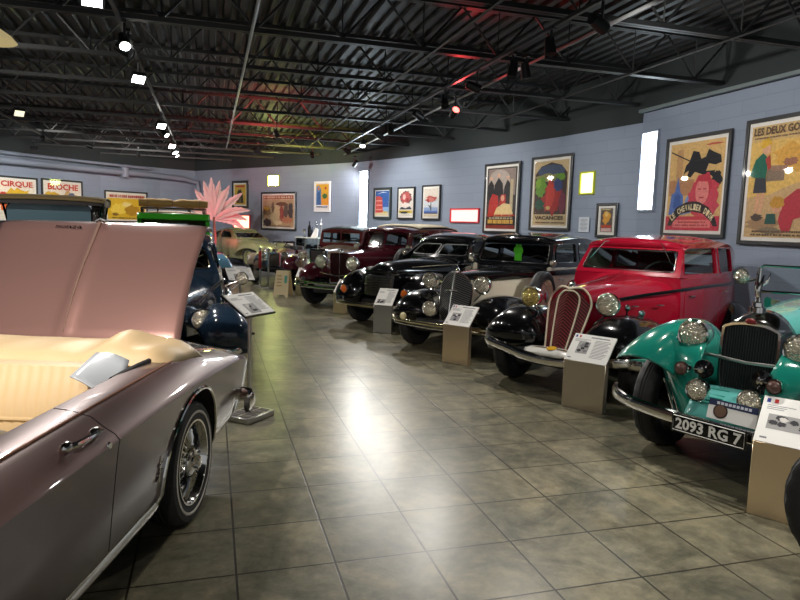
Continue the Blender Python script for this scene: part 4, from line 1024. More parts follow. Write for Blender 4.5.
# ---- tall green saloon with a rolled canvas on its roof rack
def green_car():
    root = empty('vintage_taxi', 'tall green vintage car carrying rolled brown canvas on its roof rack', 'car', (-3.68, 10.4, 0), 290)
    P = mat('bright_green_paint', (.06, .46, .03), .3, coat=1.); T = mat('tan_roof_cloth', 'a8916c', .8)
    st = [(-1.2, .60, 1.15, .58, .45), (-2.0, .66, 1.15, .64, .45), (-2.9, .64, 1.14, .62, .45)]
    hood(root, [(.02, .22, 1.02, .5, 3.0), (-.5, .34, 1.06, .48, 3.0), (-1.25, .58, 1.12, .46, 3.0)], P); tub(root, st, BLACK)
    top = [(-1.36, 1.68, .60), (-1.45, 1.735, .63), (-2.2, 1.76, .65), (-2.8, 1.74, .63), (-2.95, 1.62, .62), (-2.98, 1.2, .60)]
    wins = [rpoly([(-1.4, 1.22), (-1.42, 1.54), (-2.0, 1.54), (-2.0, 1.2)], .04), rpoly([(-2.1, 1.2), (-2.1, 1.54), (-2.8, 1.54), (-2.8, 1.2)], .04)]
    greenhouse(root, st, top, P, (-1.26, .58, 1.14), wins, rear=(.3, 1.25, 1.5, -2.8), roofmat=T)
    bm = bmesh.new(); loft(bm, [[(-1.34 + o - .05 * (k / 8) ** 2, .62 * k / 8, z) for k in range(-8, 9)] for o, z in ((0, 1.70), (.03, 1.69), (.07, 1.615), (.05, 1.60), (0, 1.60))], closed=False); obj('windscreen_peak', bm, P, root, solid=.02)
    chassis_shade_box(root, .3, -2.9, z=.42); axle(root, 0, 1.2, .38, .38)
    both(root, open_wing(0, .82, .66), BLACK, 'front_wing'); both(root, rear_wing(-2.5, .82, .68), BLACK, 'rear_wing'); board(root, -1.1, -2.0, .58, .8, .4, BLACK)
    for x in (0, -2.5):
        for s in (1, -1): wheel(root, x, s * .66, s, .38, .12, 'disc', P, tread=False)
    upright_front(root, P, CHROME, .22, .46, 1.04, .10)
    for s in (1, -1): headlight(root, .12, s * .38, .86, .1, stalk=(-.05, -s * .02, -.25))
    bm = bmesh.new()
    for y in (-.56, .56): tube(bm, [(-1.45, y, 1.80), (-2.7, y, 1.80)], .012, 6)
    for x in (-1.45, -1.9, -2.3, -2.7):
        tube(bm, [(x, -.56, 1.80), (x, .56, 1.80)], .012, 6)
        for y in (-.56, -.28, .28, .56): tube(bm, [(x, y, 1.71), (x, y, 1.80)], .01, 6)
    obj('roof_rack', bm, BLACK, root)
    seats(root, (-1.9, -2.7), .48, .5, 1.1)
    C = mat('brown_canvas', 'a5834a', .85, bump=.5, bscale=14)
    r2 = Matrix.Rotation(R(290), 4, 'Z'); base = Vector((-3.68, 10.4, 0)) + r2 @ Vector((-1.58, 0, 1.812))
    bm = bmesh.new(); rings = []
    for i in range(31):
        u = -1 + i / 15; w = .088 - .030 * math.exp(-(u / .1) ** 2) - .02 * abs(u) ** 8; ring = []
        for k in range(16):
            a = 2 * PI * k / 16; q = w * (1 + .06 * math.sin(a * 3 + u * 14)); ring.append((q * math.cos(a) * 1.2, u * .60, .082 + q * math.sin(a) * .9))
        rings.append(ring)
    loft(bm, rings); c = obj('rolled_canvas', bm, C, loc=base, rot=(0, 0, R(290)), ang=60); tag(c, 'rolled brown canvas tied on the roof rack of the green car', 'canvas roll')
    bm = bmesh.new()
    for u in (-.02, .45, -.45):
        tube(bm, [((.078 if abs(u) < .1 else .1) * math.cos(a) * 1.15, u, .082 + (.075 if abs(u) < .1 else .092) * math.sin(a) * .92) for a in [2 * PI * k / 20 for k in range(20)]], .007, 5, True)
    obj('tie_cord', bm, TANL, c)
    return root

# ---- old open tourer with a tan canvas roof
def touring_car():
    root = empty('vintage_touring_car', 'old touring car with a tan flat canvas roof behind the raised lid, far left', 'car', (-5.18, 9.15, 0), 292)
    P = mat('bottle_green_paint', (.01, .03, .035), .25, coat=1.); T = mat('tan_roof_canvas', '9a8358', .85, bump=.3, bscale=30)
    st = [(-1.2, .62, 1.2, .58, .55), (-2.0, .68, 1.18, .62, .55), (-2.9, .66, 1.15, .60, .55)]
    hood(root, [(.02, .24, 1.12, .6, 2.8), (-.5, .35, 1.16, .56, 2.8), (-1.2, .6, 1.22, .54, 2.8)], P); tub(root, st, P, floor=.6)
    chassis_shade_box(root, .4, -3.0, z=.52); axle(root, 0, 1.2, .42, .42)
    both(root, open_wing(0, .92, .68), BLACK, 'front_wing'); both(root, rear_wing(-2.7, .92, .70), BLACK, 'rear_wing'); board(root, -1.1, -2.1, .6, .82, .45, BLACK)
    for x in (0, -2.7):
        for s in (1, -1): wheel(root, x, s * .68, s, .42, .11, 'wire', TANL, tread=False)
    upright_front(root, P, CHROME, .24, .55, 1.14, .10, m=None)
    for s in (1, -1): headlight(root, .18, s * .40, .95, .12, stalk=(-.05, -s * .02, -.25))
    bm = bmesh.new(); rings = []
    for x, z, w in ((-.92, 1.855, .80), (-.98, 1.905, .83), (-1.3, 1.93, .83), (-2.1, 1.95, .83), (-2.9, 1.93, .83), (-3.0, 1.88, .82), (-3.03, 1.84, .82)):
        rings.append([(x, w * k / 8, z - .03 * abs(k / 8) ** 3) for k in range(-8, 9)])
    loft(bm, rings, closed=False); rf = obj('canvas_roof', bm, T, root, solid=.02)
    bm = bmesh.new(); box(bm, (-.98, 0, 1.83), (.06, 1.56, .10))
    for y in (-.79, .79):
        box(bm, (-2.0, y, 1.83), (2.0, .03, .11))
    obj('roof_frame', bm, mat('dark_brown_wood', '2e211a', .5), rf)
    for s in (1, -1):
        for a, b in (((-1.3, 1.2), (-.98, 1.83)), ((-2.0, 1.2), (-1.9, 1.83)), ((-2.95, 1.15), (-2.95, 1.83))):
            bm = bmesh.new(); tube(bm, [(a[0], s * .66, a[1]), (b[0], s * .77, b[1])], .018, 6); obj('roof_post', bm, BLACK, root)
        bm = bmesh.new(); tube(bm, [(-1.26, s * .70, 1.62), (-.99, s * .76, 1.80)], .012, 6); obj('roof_stay', bm, BLACK, root)
    SM = mat('blue_grey_celluloid', '6f8f9c', .2, coat=.6)
    bm = bmesh.new(); outl = rpoly([(-.60, 1.22), (.60, 1.22), (.60, 1.80), (-.60, 1.80)], [.01, .01, .14, .14], 6)
    plate(bm, outl, [], .006, lambda u, v, w: (-1.24 + (v - 1.2) * .06 + w, u, v)); ws = obj('windscreen', bm, SM, root)
    bm = bmesh.new(); tube(bm, [(-1.24 + (v - 1.2) * .06, u, v) for u, v in outl], .01, 6, True); obj('windscreen_trim', bm, BLACK, ws)
    bm = bmesh.new(); rbox(bm, (-1.28, .70, 1.56), (.10, .20, .46), .02); o = obj('side_lamp', bm, mat('dark_brown_wood', '2e211a', .5), root)
    bm = bmesh.new(); lathe(bm, [(.06, .0), (.065, .03), (.05, .035)], 18, 'x', (-1.23, .70, 1.66)); obj('lamp_rim', bm, CHROME, o)
    bm = bmesh.new(); box(bm, (-1.225, .72, 1.46), (.02, .022, .22)); obj('red_reflector', bm, RED_M, o)
    seats(root, (-1.9, -2.8), .52, .6, 1.22, mat('grey_blue_seat_leather', '4a5964', .5)); steering(root, -1.4, .3, 1.2, .2, 35)
    return root

# ---- small pale blue car
def blue_car():
    root = empty('vintage_compact_car', 'pale blue vintage car whose wing shows behind the navy saloon', 'car', (-4.85, 15.1, 0), 292)
    P = mat('pale_blue_paint', (.16, .36, .52), .2, coat=1.)
    st = [(-.9, .56, .92, .56, .3), (-1.5, .62, .92, .6, .3), (-2.2, .56, .88, .55, .32), (-2.7, .4, .8, .4, .4)]
    hood(root, [(.45, .2, .62, .38, 2.2), (.25, .34, .76, .36, 2.3), (-.3, .48, .88, .34, 2.4), (-.95, .57, .94, .32, 2.5)], P); tub(root, st, P)
    top = [(-1.15, 1.28, .46), (-1.3, 1.34, .5), (-1.7, 1.36, .52), (-2.2, 1.24, .48), (-2.7, .92, .4)]
    wins = [rpoly([(-1.1, .97), (-1.3, 1.24), (-1.65, 1.25), (-1.65, .96)], .05), rpoly([(-1.74, .96), (-1.74, 1.24), (-2.0, 1.18), (-2.2, 1.0), (-2.15, .95)], .05)]
    greenhouse(root, st, top, P, (-.92, .53, .93), wins)
    chassis_shade_box(root, .2, -2.5, z=.3); both(root, [(.50, .3, .56, .2, .02, .05), (.58, .42, .55, .22, .06, .1), (.54, .62, .54, .24, .12, .16), (.36, .77, .53, .25, .2, .2), (.08, .82, .53, .25, .26, .2), (-.25, .78, .54, .24, .26, .2), (-.6, .62, .56, .2, .2, .16), (-.85, .42, .58, .16, .05, .05)], P, 'front_wing')
    both(root, rear_wing(-2.2, .7, .56, .16), P, 'rear_wing')
    for x in (0, -2.2):
        for s in (1, -1): wheel(root, x, s * .58, s, .31, .13, 'disc', P, tread=False)
    for s in (1, -1): headlight(root, .46, s * .50, .62, .085, depth=.14); 
    bumper(root, [(.45, -.74, .36), (.62, -.5, .35), (.68, 0, .35), (.62, .5, .35), (.45, .74, .36)], .06, .025)
    seats(root, (-1.5,), .45, .4, .9)
    return root

# ---- sage fastback on the podium
def sage_car():
    root = empty('fastback_car', 'sage green rounded fastback car standing on the low white podium', 'car', (-4.28, 20.42, .16), 317)
    P = mat('sage_paint', '84855f', .28, coat=1.)
    st = [(-.80, .60, .86, .58, .26), (-1.5, .68, .86, .66, .26), (-2.3, .66, .82, .63, .26), (-3.0, .50, .70, .48, .3), (-3.3, .34, .58, .34, .36)]
    hood(root, [(.72, .22, .50, .30, 2.2), (.62, .40, .60, .28, 2.3), (.35, .52, .70, .26, 2.3), (-.1, .57, .80, .26, 2.4), (-.6, .60, .87, .26, 2.5), (-.9, .61, .88, .26, 2.5)], P); tub(root, st, P, floor=.3)
    top = [(-1.22, 1.17, .46), (-1.35, 1.22, .5), (-1.7, 1.245, .53), (-2.2, 1.16, .52), (-2.7, .97, .46), (-3.1, .74, .38), (-3.3, .6, .32)]
    wins = [rpoly([(-1.1, .91), (-1.36, 1.12), (-1.72, 1.14), (-1.72, .9)], .06), rpoly([(-1.82, .9), (-1.82, 1.13), (-2.12, 1.07), (-2.4, .92), (-2.38, .88)], .05)]
    greenhouse(root, st, top, P, (-.82, .58, .87), wins, rear=(.25, .85, 1.05, -2.3))
    chassis_shade_box(root, .4, -3.0, z=.28)
    both(root, [(.60, .26, .56, .19, .02, .05), (.74, .40, .55, .22, .05, .1), (.70, .56, .55, .23, .1, .14), (.48, .70, .55, .23, .14, .16), (.1, .78, .55, .22, .17, .16), (-.3, .75, .56, .2, .17, .14), (-.65, .60, .58, .17, .14, .1), (-.85, .40, .6, .14, .05, .04)], P, 'front_wing')
    both(root, rear_wing(-2.4, .66, .6, .14), P, 'rear_wing')
    for x in (0, -2.4):
        for s in (1, -1): wheel(root, x, s * .66, s, .33, .14, 'disc', P, tread=False)
    for s in (1, -1):
        headlight(root, .70, s * .55, .56, .085, depth=.1); headlight(root, .72, s * .36, .45, .05, name='fog_lamp', depth=.08)
    bumper(root, [(.40, -.76, .34), (.72, -.6, .33), (.84, 0, .33), (.72, .6, .33), (.40, .76, .34)], .05, .025)
    seats(root, (-1.6,), .5, .35, .84)
    return root

# ---- small brown cyclecar
def cycle_car():
    root = empty('vintage_cyclecar', 'small brown open vintage cyclecar behind the white sign board', 'car', (-3.3, 16.75, 0), 262)
    P = mat('oxblood_paint', (.09, .012, .010), .3, coat=1.); CW = mat('aged_cream_paint', 'b9a58c', .3, coat=.6)
    st = [(-.8, .36, .86, .36, .4), (-1.4, .40, .84, .38, .4), (-1.9, .28, .78, .3, .42), (-2.12, .12, .7, .14, .5)]
    hood(root, [(.05, .2, .80, .42, 2.6), (-.4, .28, .84, .4, 2.5), (-.85, .36, .90, .4, 2.5)], P); tub(root, st, P, floor=.44)
    chassis_shade_box(root, .3, -2.2, .25, .38, .1); axle(root, 0, 1.05, .36, .36); axle(root, -1.95, 1.05, .36, .36)
    for x in (0, -1.95):
        for s in (1, -1): wheel(root, x, s * .55, s, .36, .10, 'wire', CW, tread=False)
    fr = [(.36, .50, .55, .09, .01, .01), (.30, .66, .55, .09, .01, .01), (.16, .76, .55, .09, .01, .01), (0, .79, .55, .09, .01, .01), (-.2, .75, .55, .09, .01, .01), (-.36, .62, .55, .09, .01, .01)]
    both(root, fr, CW, 'cycle_wing')
    upright_front(root, P, CHROME, .19, .44, .82, .12)
    for s in (1, -1): headlight(root, .16, s * .30, .76, .085, stalk=(-.04, -s * .02, -.16), depth=.13)
    seats(root, (-1.5,), .30, .45, .96, LEATHER); steering(root, -.98, .1, .95, .17, 35)
    bm = bmesh.new(); tube(bm, [(-.86, -.3, .9), (-.9, -.26, 1.08), (-.9, .26, 1.08), (-.86, .3, .9)], .009, 6); obj('windscreen_frame', bm, CHROME, root)
    return root
# ------------------------------------------------------------------ camera
F_, PIT, ROL, EYE = 638.5, .11559, -.02927, 1.605
cd = bpy.data.cameras.new('camera'); cam = bpy.data.objects.new('camera', cd); COL.objects.link(cam)
cd.sensor_width = 36; cd.lens = F_ / 800 * 36; cd.clip_start = .05; cd.clip_end = 200
fw = Vector((0, math.cos(PIT), -math.sin(PIT))); U = Vector((0, math.sin(PIT), math.cos(PIT))); X = Vector((1, 0, 0))
rt = math.cos(ROL) * X - math.sin(ROL) * U; upv = math.sin(ROL) * X + math.cos(ROL) * U
cam.matrix_world = Matrix(((rt.x, upv.x, -fw.x, 0), (rt.y, upv.y, -fw.y, 0), (rt.z, upv.z, -fw.z, EYE), (0, 0, 0, 1)))
S.camera = cam
S.view_settings.view_transform = 'Standard'; S.view_settings.look = 'None'; S.view_settings.gamma = 1; S.view_settings.exposure = EXPOSURE
S.cycles.use_denoising = True
S.cycles.max_bounces = 8; S.cycles.transparent_max_bounces = 16; S.cycles.sample_clamp_indirect = 6
w = bpy.data.worlds.new('world'); S.world = w; w.use_nodes = True
w.node_tree.nodes['Background'].inputs['Color'].default_value = (.70, .72, .74, 1); w.node_tree.nodes['Background'].inputs['Strength'].default_value = WORLD

# ------------------------------------------------------------------ room shell
GA = R(16.6); ea = Vector((math.cos(GA), math.sin(GA))); eb = Vector((-math.sin(GA), math.cos(GA)))
WP = [(8.3, -3.0), (4.01, 11.05), (3.56, 11.96), (3.08, 12.99), (2.22, 14.45), (1.13, 16.08), (-.11, 17.82), (-1.31, 19.28), (-2.3, 20.19), (-4.52, 21.92), (-6.23, 23.25), (-7.94, 24.67), (-8.92, 23.72), (-10.26, 21.91), (-11.04, 20.26), (-11.71, 18.84), (-14.5, 13.2), (-18.0, -3.0)]
def wallmat():
    m = mat('painted_block_wall', '8c98ab', .62); nt = m.node_tree; b = nt.nodes['Principled BSDF']
    uv = nt.nodes.new('ShaderNodeUVMap'); br = nt.nodes.new('ShaderNodeTexBrick')
    for k, v in (('Scale', 1), ('Brick Width', .812), ('Row Height', .203), ('Mortar Size', .006), ('Mortar Smooth', .6), ('Bias', 0)): br.inputs[k].default_value = v
    br.inputs['Color1'].default_value = lin('8d99ac'); br.inputs['Color2'].default_value = lin('8995a8'); br.inputs['Mortar'].default_value = lin('828ea1')
    n = nt.nodes.new('ShaderNodeTexNoise'); n.inputs['Scale'].default_value = 40; n.inputs['Detail'].default_value = 6
    ad = nt.nodes.new('ShaderNodeMath'); ad.operation = 'MULTIPLY_ADD'; ad.inputs[1].default_value = -.9
    bp = nt.nodes.new('ShaderNodeBump'); bp.inputs['Strength'].default_value = .5; bp.inputs['Distance'].default_value = .006
    nt.links.new(uv.outputs[0], br.inputs['Vector']); nt.links.new(uv.outputs[0], n.inputs['Vector']); nt.links.new(br.outputs['Color'], b.inputs['Base Color'])
    nt.links.new(br.outputs['Fac'], ad.inputs[0]); nt.links.new(n.outputs['Fac'], ad.inputs[2]); nt.links.new(ad.outputs[0], bp.inputs['Height']); nt.links.new(bp.outputs['Normal'], b.inputs['Normal'])
    return m
WALLM = wallmat(); WDARK = mat('dark_upper_wall', '2b3234', .8)
def wall(name, pts, ztop, zmax=4.42):
    me = bpy.data.meshes.new(name); V = []; Fc = []; UVs = []; mi = []; s = 0; acc = [0]
    for a, b in zip(pts, pts[1:]): acc.append(acc[-1] + (Vector(a) - Vector(b)).length)
    zz = (0, ztop, zmax)
    for p in pts:
        for z in zz: V.append((p[0], p[1], z))
    for i in range(len(pts) - 1):
        for k in range(2):
            Fc.append((i * 3 + k, (i + 1) * 3 + k, (i + 1) * 3 + k + 1, i * 3 + k + 1)); mi.append(k)
            UVs += [(acc[i], zz[k]), (acc[i + 1], zz[k]), (acc[i + 1], zz[k + 1]), (acc[i], zz[k + 1])]
    me.from_pydata(V, [], Fc); uv = me.uv_layers.new(name='UVMap')
    for i, u in enumerate(UVs): uv.data[i].uv = u
    me.polygons.foreach_set('material_index', mi)
    o = obj(name, me, [WALLM, WDARK]); struct(o)
    md = o.modifiers.new('solid', 'SOLIDIFY'); md.thickness = .2; md.offset = WALLOFF
    return o
WALLOFF = 1
wall('wall_right', WP[:2], 3.6); wall('wall_far', WP[1:12], 3.45); wall('wall_left', WP[11:], 3.45)
# floor: grey-green stone look tiles
def floormat():
    m = mat('stone_floor_tiles', '7d7c6c', .3, spec=.38); nt = m.node_tree; b = nt.nodes['Principled BSDF']
    tc = nt.nodes.new('ShaderNodeTexCoord'); mp = nt.nodes.new('ShaderNodeMapping'); mp.vector_type = 'TEXTURE'
    mp.inputs['Location'].default_value = (-1.361, 4.946, 0); mp.inputs['Rotation'].default_value = (0, 0, .2879)
    br = nt.nodes.new('ShaderNodeTexBrick'); br.offset = 0; br.squash = 1
    T = .4577
    for k, v in (('Scale', 1), ('Brick Width', T), ('Row Height', T), ('Mortar Size', .0058), ('Mortar Smooth', .2), ('Bias', 0)): br.inputs[k].default_value = v
    br.inputs['Color1'].default_value = (0, 0, 0, 1); br.inputs['Color2'].default_value = (1, 1, 1, 1); br.inputs['Mortar'].default_value = (.5, .5, .5, 1)
    n1 = nt.nodes.new('ShaderNodeTexNoise'); n1.inputs['Scale'].default_value = 2.2; n1.inputs['Detail'].default_value = 9; n1.inputs['Roughness'].default_value = .68; n1.inputs['Distortion'].default_value = .8
    n2 = nt.nodes.new('ShaderNodeTexNoise'); n2.inputs['Scale'].default_value = 11; n2.inputs['Detail'].default_value = 8; n2.inputs['Roughness'].default_value = .7
    cr = nt.nodes.new('ShaderNodeValToRGB'); e = cr.color_ramp.elements
    e[0].position = .36; e[0].color = lin('535244'); e[1].position = .66; e[1].color = lin('877f66')
    x = e.new(.5); x.color = lin('6e6a57')
    mx = nt.nodes.new('ShaderNodeMix'); mx.data_type = 'RGBA'; mx.blend_type = 'MULTIPLY'; mx.inputs[0].default_value = 1
    mr = nt.nodes.new('ShaderNodeMapRange'); mr.inputs['From Min'].default_value = .35; mr.inputs['From Max'].default_value = .65; mr.inputs['To Min'].default_value = .70; mr.inputs['To Max'].default_value = 1.16
    tv = nt.nodes.new('ShaderNodeMapRange'); tv.inputs['To Min'].default_value = .90; tv.inputs['To Max'].default_value = 1.08
    mu = nt.nodes.new('ShaderNodeMath'); mu.operation = 'MULTIPLY'
    gm = nt.nodes.new('ShaderNodeMix'); gm.data_type = 'RGBA'; gm.inputs[7].default_value = lin('2e2a22')
    L = nt.links.new
    L(tc.outputs['Object'], mp.inputs['Vector']); L(mp.outputs[0], br.inputs['Vector']); L(mp.outputs[0], n1.inputs['Vector']); L(mp.outputs[0], n2.inputs['Vector'])
    L(n1.outputs['Fac'], cr.inputs[0]); L(n2.outputs['Fac'], mr.inputs['Value']); L(br.outputs['Color'], tv.inputs['Value']); L(mr.outputs[0], mu.inputs[0]); L(tv.outputs[0], mu.inputs[1])
    L(cr.outputs[0], mx.inputs[6]); L(mu.outputs[0], mx.inputs[7]); L(mx.outputs[2], gm.inputs[6]); L(br.outputs['Fac'], gm.inputs[0]); L(gm.outputs[2], b.inputs['Base Color'])
    rg = nt.nodes.new('ShaderNodeMapRange'); rg.inputs['To Min'].default_value = .24; rg.inputs['To Max'].default_value = .38; L(n2.outputs['Fac'], rg.inputs['Value']); L(rg.outputs[0], b.inputs['Roughness'])
    sb = nt.nodes.new('ShaderNodeMath'); sb.operation = 'MULTIPLY_ADD'; sb.inputs[1].default_value = -1.2; L(br.outputs['Fac'], sb.inputs[0]); L(n2.outputs['Fac'], sb.inputs[2])
    bp = nt.nodes.new('ShaderNodeBump'); bp.inputs['Strength'].default_value = .16; bp.inputs['Distance'].default_value = .006; L(sb.outputs[0], bp.inputs['Height']); L(bp.outputs[0], b.inputs['Normal'])
    return m
bm = bmesh.new(); bm.faces.new([bm.verts.new(p) for p in ((-20, -4, 0), (10, -4, 0), (10, 27, 0), (-20, 27, 0))])
struct(obj('floor', bm, floormat(), smooth=False))
# corrugated deck
DECK = mat('dark_roof_deck', (.009, .0095, .010), .5, .1); JO = mat('dark_joist_steel', (.012, .0135, .014), .5, .1); GREYP = mat('grey_painted_pipe', '7e8898', .5)
V = []; Fc = []; pitch = .19; s = -19.; zl, zh = 4.36, 4.41
cols = []
while s < 11.5:
    for ds, z in ((0, zl), (.08, zl), (.105, zh), (.165, zh)): cols.append((s + ds, z))
    s += pitch
for t in (-6., 30.):
    for sv, z in cols: p = ea * sv + eb * t; V.append((p.x, p.y, z))
n = len(cols)
me = bpy.data.meshes.new('ceiling'); me.from_pydata(V, [], [(i, i + 1, n + i + 1, n + i) for i in range(n - 1)])
struct(obj('ceiling', me, DECK, smooth=False))
def inside(p):
    c = False; j = len(WP) - 1
    for i in range(len(WP)):
        a, b = WP[i], WP[j]
        if (a[1] > p[1]) != (b[1] > p[1]) and p[0] < (b[0] - a[0]) * (p[1] - a[1]) / (b[1] - a[1]) + a[0]: c = not c
        j = i
    return c
def G(s, t, z): p = ea * s + eb * t; return Vector((p.x, p.y, z))
for k in range(-3, 11):
    t = 5.92 + 1.8 * k; ss = [q * .05 for q in range(-400, 240) if inside(ea * (q * .05) + eb * t)]
    if not ss: continue
    s0, s1 = min(ss), max(ss) - .02
    if k < 0: s0 = max(s0, -8)
    j = bpy.data.objects.new('roof_joist', None); COL.objects.link(j); j['kind'] = 'structure'; j.location = G((s0 + s1) / 2, t, 3.75); j.rotation_euler = (0, 0, GA)
    h = (s1 - s0) / 2
    bm = bmesh.new(); box(bm, (0, .028, 0), (2 * h, .045, .05)); box(bm, (0, -.028, 0), (2 * h, .045, .05)); obj('bottom_chord', bm, JO, j, smooth=False)
    bm = bmesh.new(); box(bm, (0, .03, .575), (2 * h, .05, .05)); box(bm, (0, -.03, .575), (2 * h, .05, .05)); obj('top_chord', bm, JO, j, smooth=False)
    bm = bmesh.new(); q = -h + .1
    while q < h - .6:
        tube(bm, [(q, 0, .57), (q + .5, 0, .02)], .015, 5); tube(bm, [(q + .5, 0, .02), (q + 1.0, 0, .57)], .015, 5); tube(bm, [(q + .5, 0, .02), (q + .5, 0, .57)], .009, 4); q += 1.0
    obj('web', bm, JO, j)
# bridging pipes and conduits that run the other way
def rod(s, t0, t1, z, r, m, label, name='conduit'):
    bm = bmesh.new(); tube(bm, [G(s, t0, z), G(s, (t0 + t1) / 2, z), G(s, t1, z)], r, 8); o = obj(name, bm, m); tag(o, label, 'pipe'); o['kind'] = 'structure'; return o
rod(3.9, 2.5, 20.3, 3.70, .020, mat('galvanised_pipe', (.30, .31, .32), .4, .7), 'galvanised pipe under the joists above the parked row')
rod(.45, 1.5, 19.5, 3.70, .018, mat('galvanised_pipe', (.30, .31, .32), .4, .7), 'thin conduit under the joists beside the track lights')
rod(2.6, 3., 19.0, 3.71, .014, JO, 'dark bridging rod under the joists over the aisle'); rod(5.4, 1., 13.0, 3.71, .014, JO, 'dark bridging rod under the joists near the right wall')
rod(-4.2, 2., 21.0, 3.70, .03, JO, 'dark pipe under the joists above the left cars')
bm = bmesh.new()
a, b = Vector((8.2, -3.0, 0)), Vector((3.93, 11.0, 0)); box(bm, ((a.x + b.x) / 2, (a.y + b.y) / 2, 3.62), ((a - b).length, .06, .05), M=Matrix.Rotation(math.atan2(b.y - a.y, b.x - a.x), 4, 'Z'))
struct(obj('trim_1', bm, mat('painted_ledge', '6d7a7c', .5), smooth=False))
# duct along the left wall, dropping in the corner
bm = bmesh.new(); tube(bm, [(-14.2, 13.2, 3.15), (-11.45, 18.7, 3.15), (-10.1, 21.4, 3.15), (-9.0, 22.95, 3.15)], .10, 12)
tube(bm, [(-9.05, 22.9, 3.15), (-8.15, 23.95, 3.10), (-7.75, 24.33, 3.0), (-7.72, 24.36, 2.7), (-7.72, 24.36, 0)], .095, 12); lathe(bm, [(.135, -.16), (.135, .16)], 14, 'z', (-9.55, 22.2, 3.15), caps=True)
struct(tag(obj('air_duct', bm, GREYP), 'grey round duct along the left wall dropping down in the corner', 'duct'))
bm = bmesh.new(); tube(bm, [(-14.2, 13.2, 3.36), (-11.45, 18.7, 3.36), (-9.0, 22.95, 3.36)], .045, 8); struct(tag(obj('wall_pipe', bm, GREYP), 'thin grey pipe above the round duct on the left wall', 'pipe'))
# ------------------------------------------------------------------ windows let into the wall
def wallframe(L, Rr): 
    e = Vector((Rr[0] - L[0], Rr[1] - L[1])); return e.length, math.degrees(math.atan2(e.y, e.x))
WN = [0]
def window(L, Rr, z0, z1, col, st, frame, off=.02, fw=.035):
    WN[0] += 1; ln, rz = wallframe(L, Rr)
    o = bpy.data.objects.new('window_%d' % WN[0], None); COL.objects.link(o); struct(o)
    n = Vector((math.sin(R(rz)), -math.cos(R(rz)))); o.location = (L[0] + n.x * off, L[1] + n.y * off, z0); o.rotation_euler = (0, 0, R(rz))
    q = [(0, 0), (ln, 0), (ln, z1 - z0), (0, z1 - z0)]; inn = [(fw, fw), (ln - fw, fw), (ln - fw, z1 - z0 - fw), (fw, z1 - z0 - fw)]
    bm = bmesh.new(); plate(bm, q, [inn], .05, lambda u, v, w_: (u, -w_ + .03, v)); obj('window_frame', bm, frame, o, smooth=False)
    bm = bmesh.new(); plate(bm, inn, [], 0, lambda u, v, w_: (u, .005, v)); obj('window_pane', bm, mat('lit_pane_%d' % WN[0], (.8, .8, .8), .3, emit=col, es=st), o, smooth=False)
    return o
WF = mat('window_frame_grey', '8c97a8', .5)
window((4.02, 11.03), (4.14, 10.60), 1.96, 3.29, (.80, .93, 1.), 22 * WINK, WF)
window((-1.28, 19.25), (-1.0, 18.90), 1.40, 3.20, (.78, .92, 1.), 42 * WINK, WF)
window((3.38, 12.37), (3.55, 11.99), 2.29, 2.72, (.90, 1., .22), 2.4 * WINK, mat('yellow_reveal', 'b9c020', .5), fw=.03)
window((1.20, 15.97), (1.81, 15.06), 1.72, 2.07, (1., .17, .15), 2.2 * WINK, mat('red_reveal', 'c03040', .5))
window((-4.58, 21.96), (-4.14, 21.62), 2.80, 3.18, (.90, 1., .30), 60 * WINK, mat('yellow_reveal', 'b9c020', .5))
window((-6.05, 23.11), (-5.32, 22.54), 1.10, 1.83, (1., .42, .24), 3.2 * WINK, mat('red_reveal', 'c03040', .5))
# ------------------------------------------------------------------ framed posters
FBLK = mat('black_picture_frame', (.012, .013, .015), .35, coat=.4); FWHT = mat('white_picture_frame', 'e6e8ea', .4)
PMAT = {}
def pm(c):
    return mat('poster_ink_' + c, c, .6, vary=.16, vscale=26)
def EL(cx, cy, rx, ry, n=20, rot=0):
    c, s = math.cos(rot), math.sin(rot); return [(cx + rx * math.cos(a) * c - ry * math.sin(a) * s, cy + rx * math.cos(a) * s + ry * math.sin(a) * c) for a in [2 * PI * k / n for k in range(n)]]
def RC(x0, y0, x1, y1): return [(x0, y0), (x1, y0), (x1, y1), (x0, y1)]
def ragged(cx, cy, rx, ry, seed, n=26, j=.25):
    q = random.Random(seed); return [(cx + rx * math.cos(2 * PI * k / n) * (1 + q.uniform(-j, j)), cy + ry * math.sin(2 * PI * k / n) * (1 + q.uniform(-j, j))) for k in range(n)]
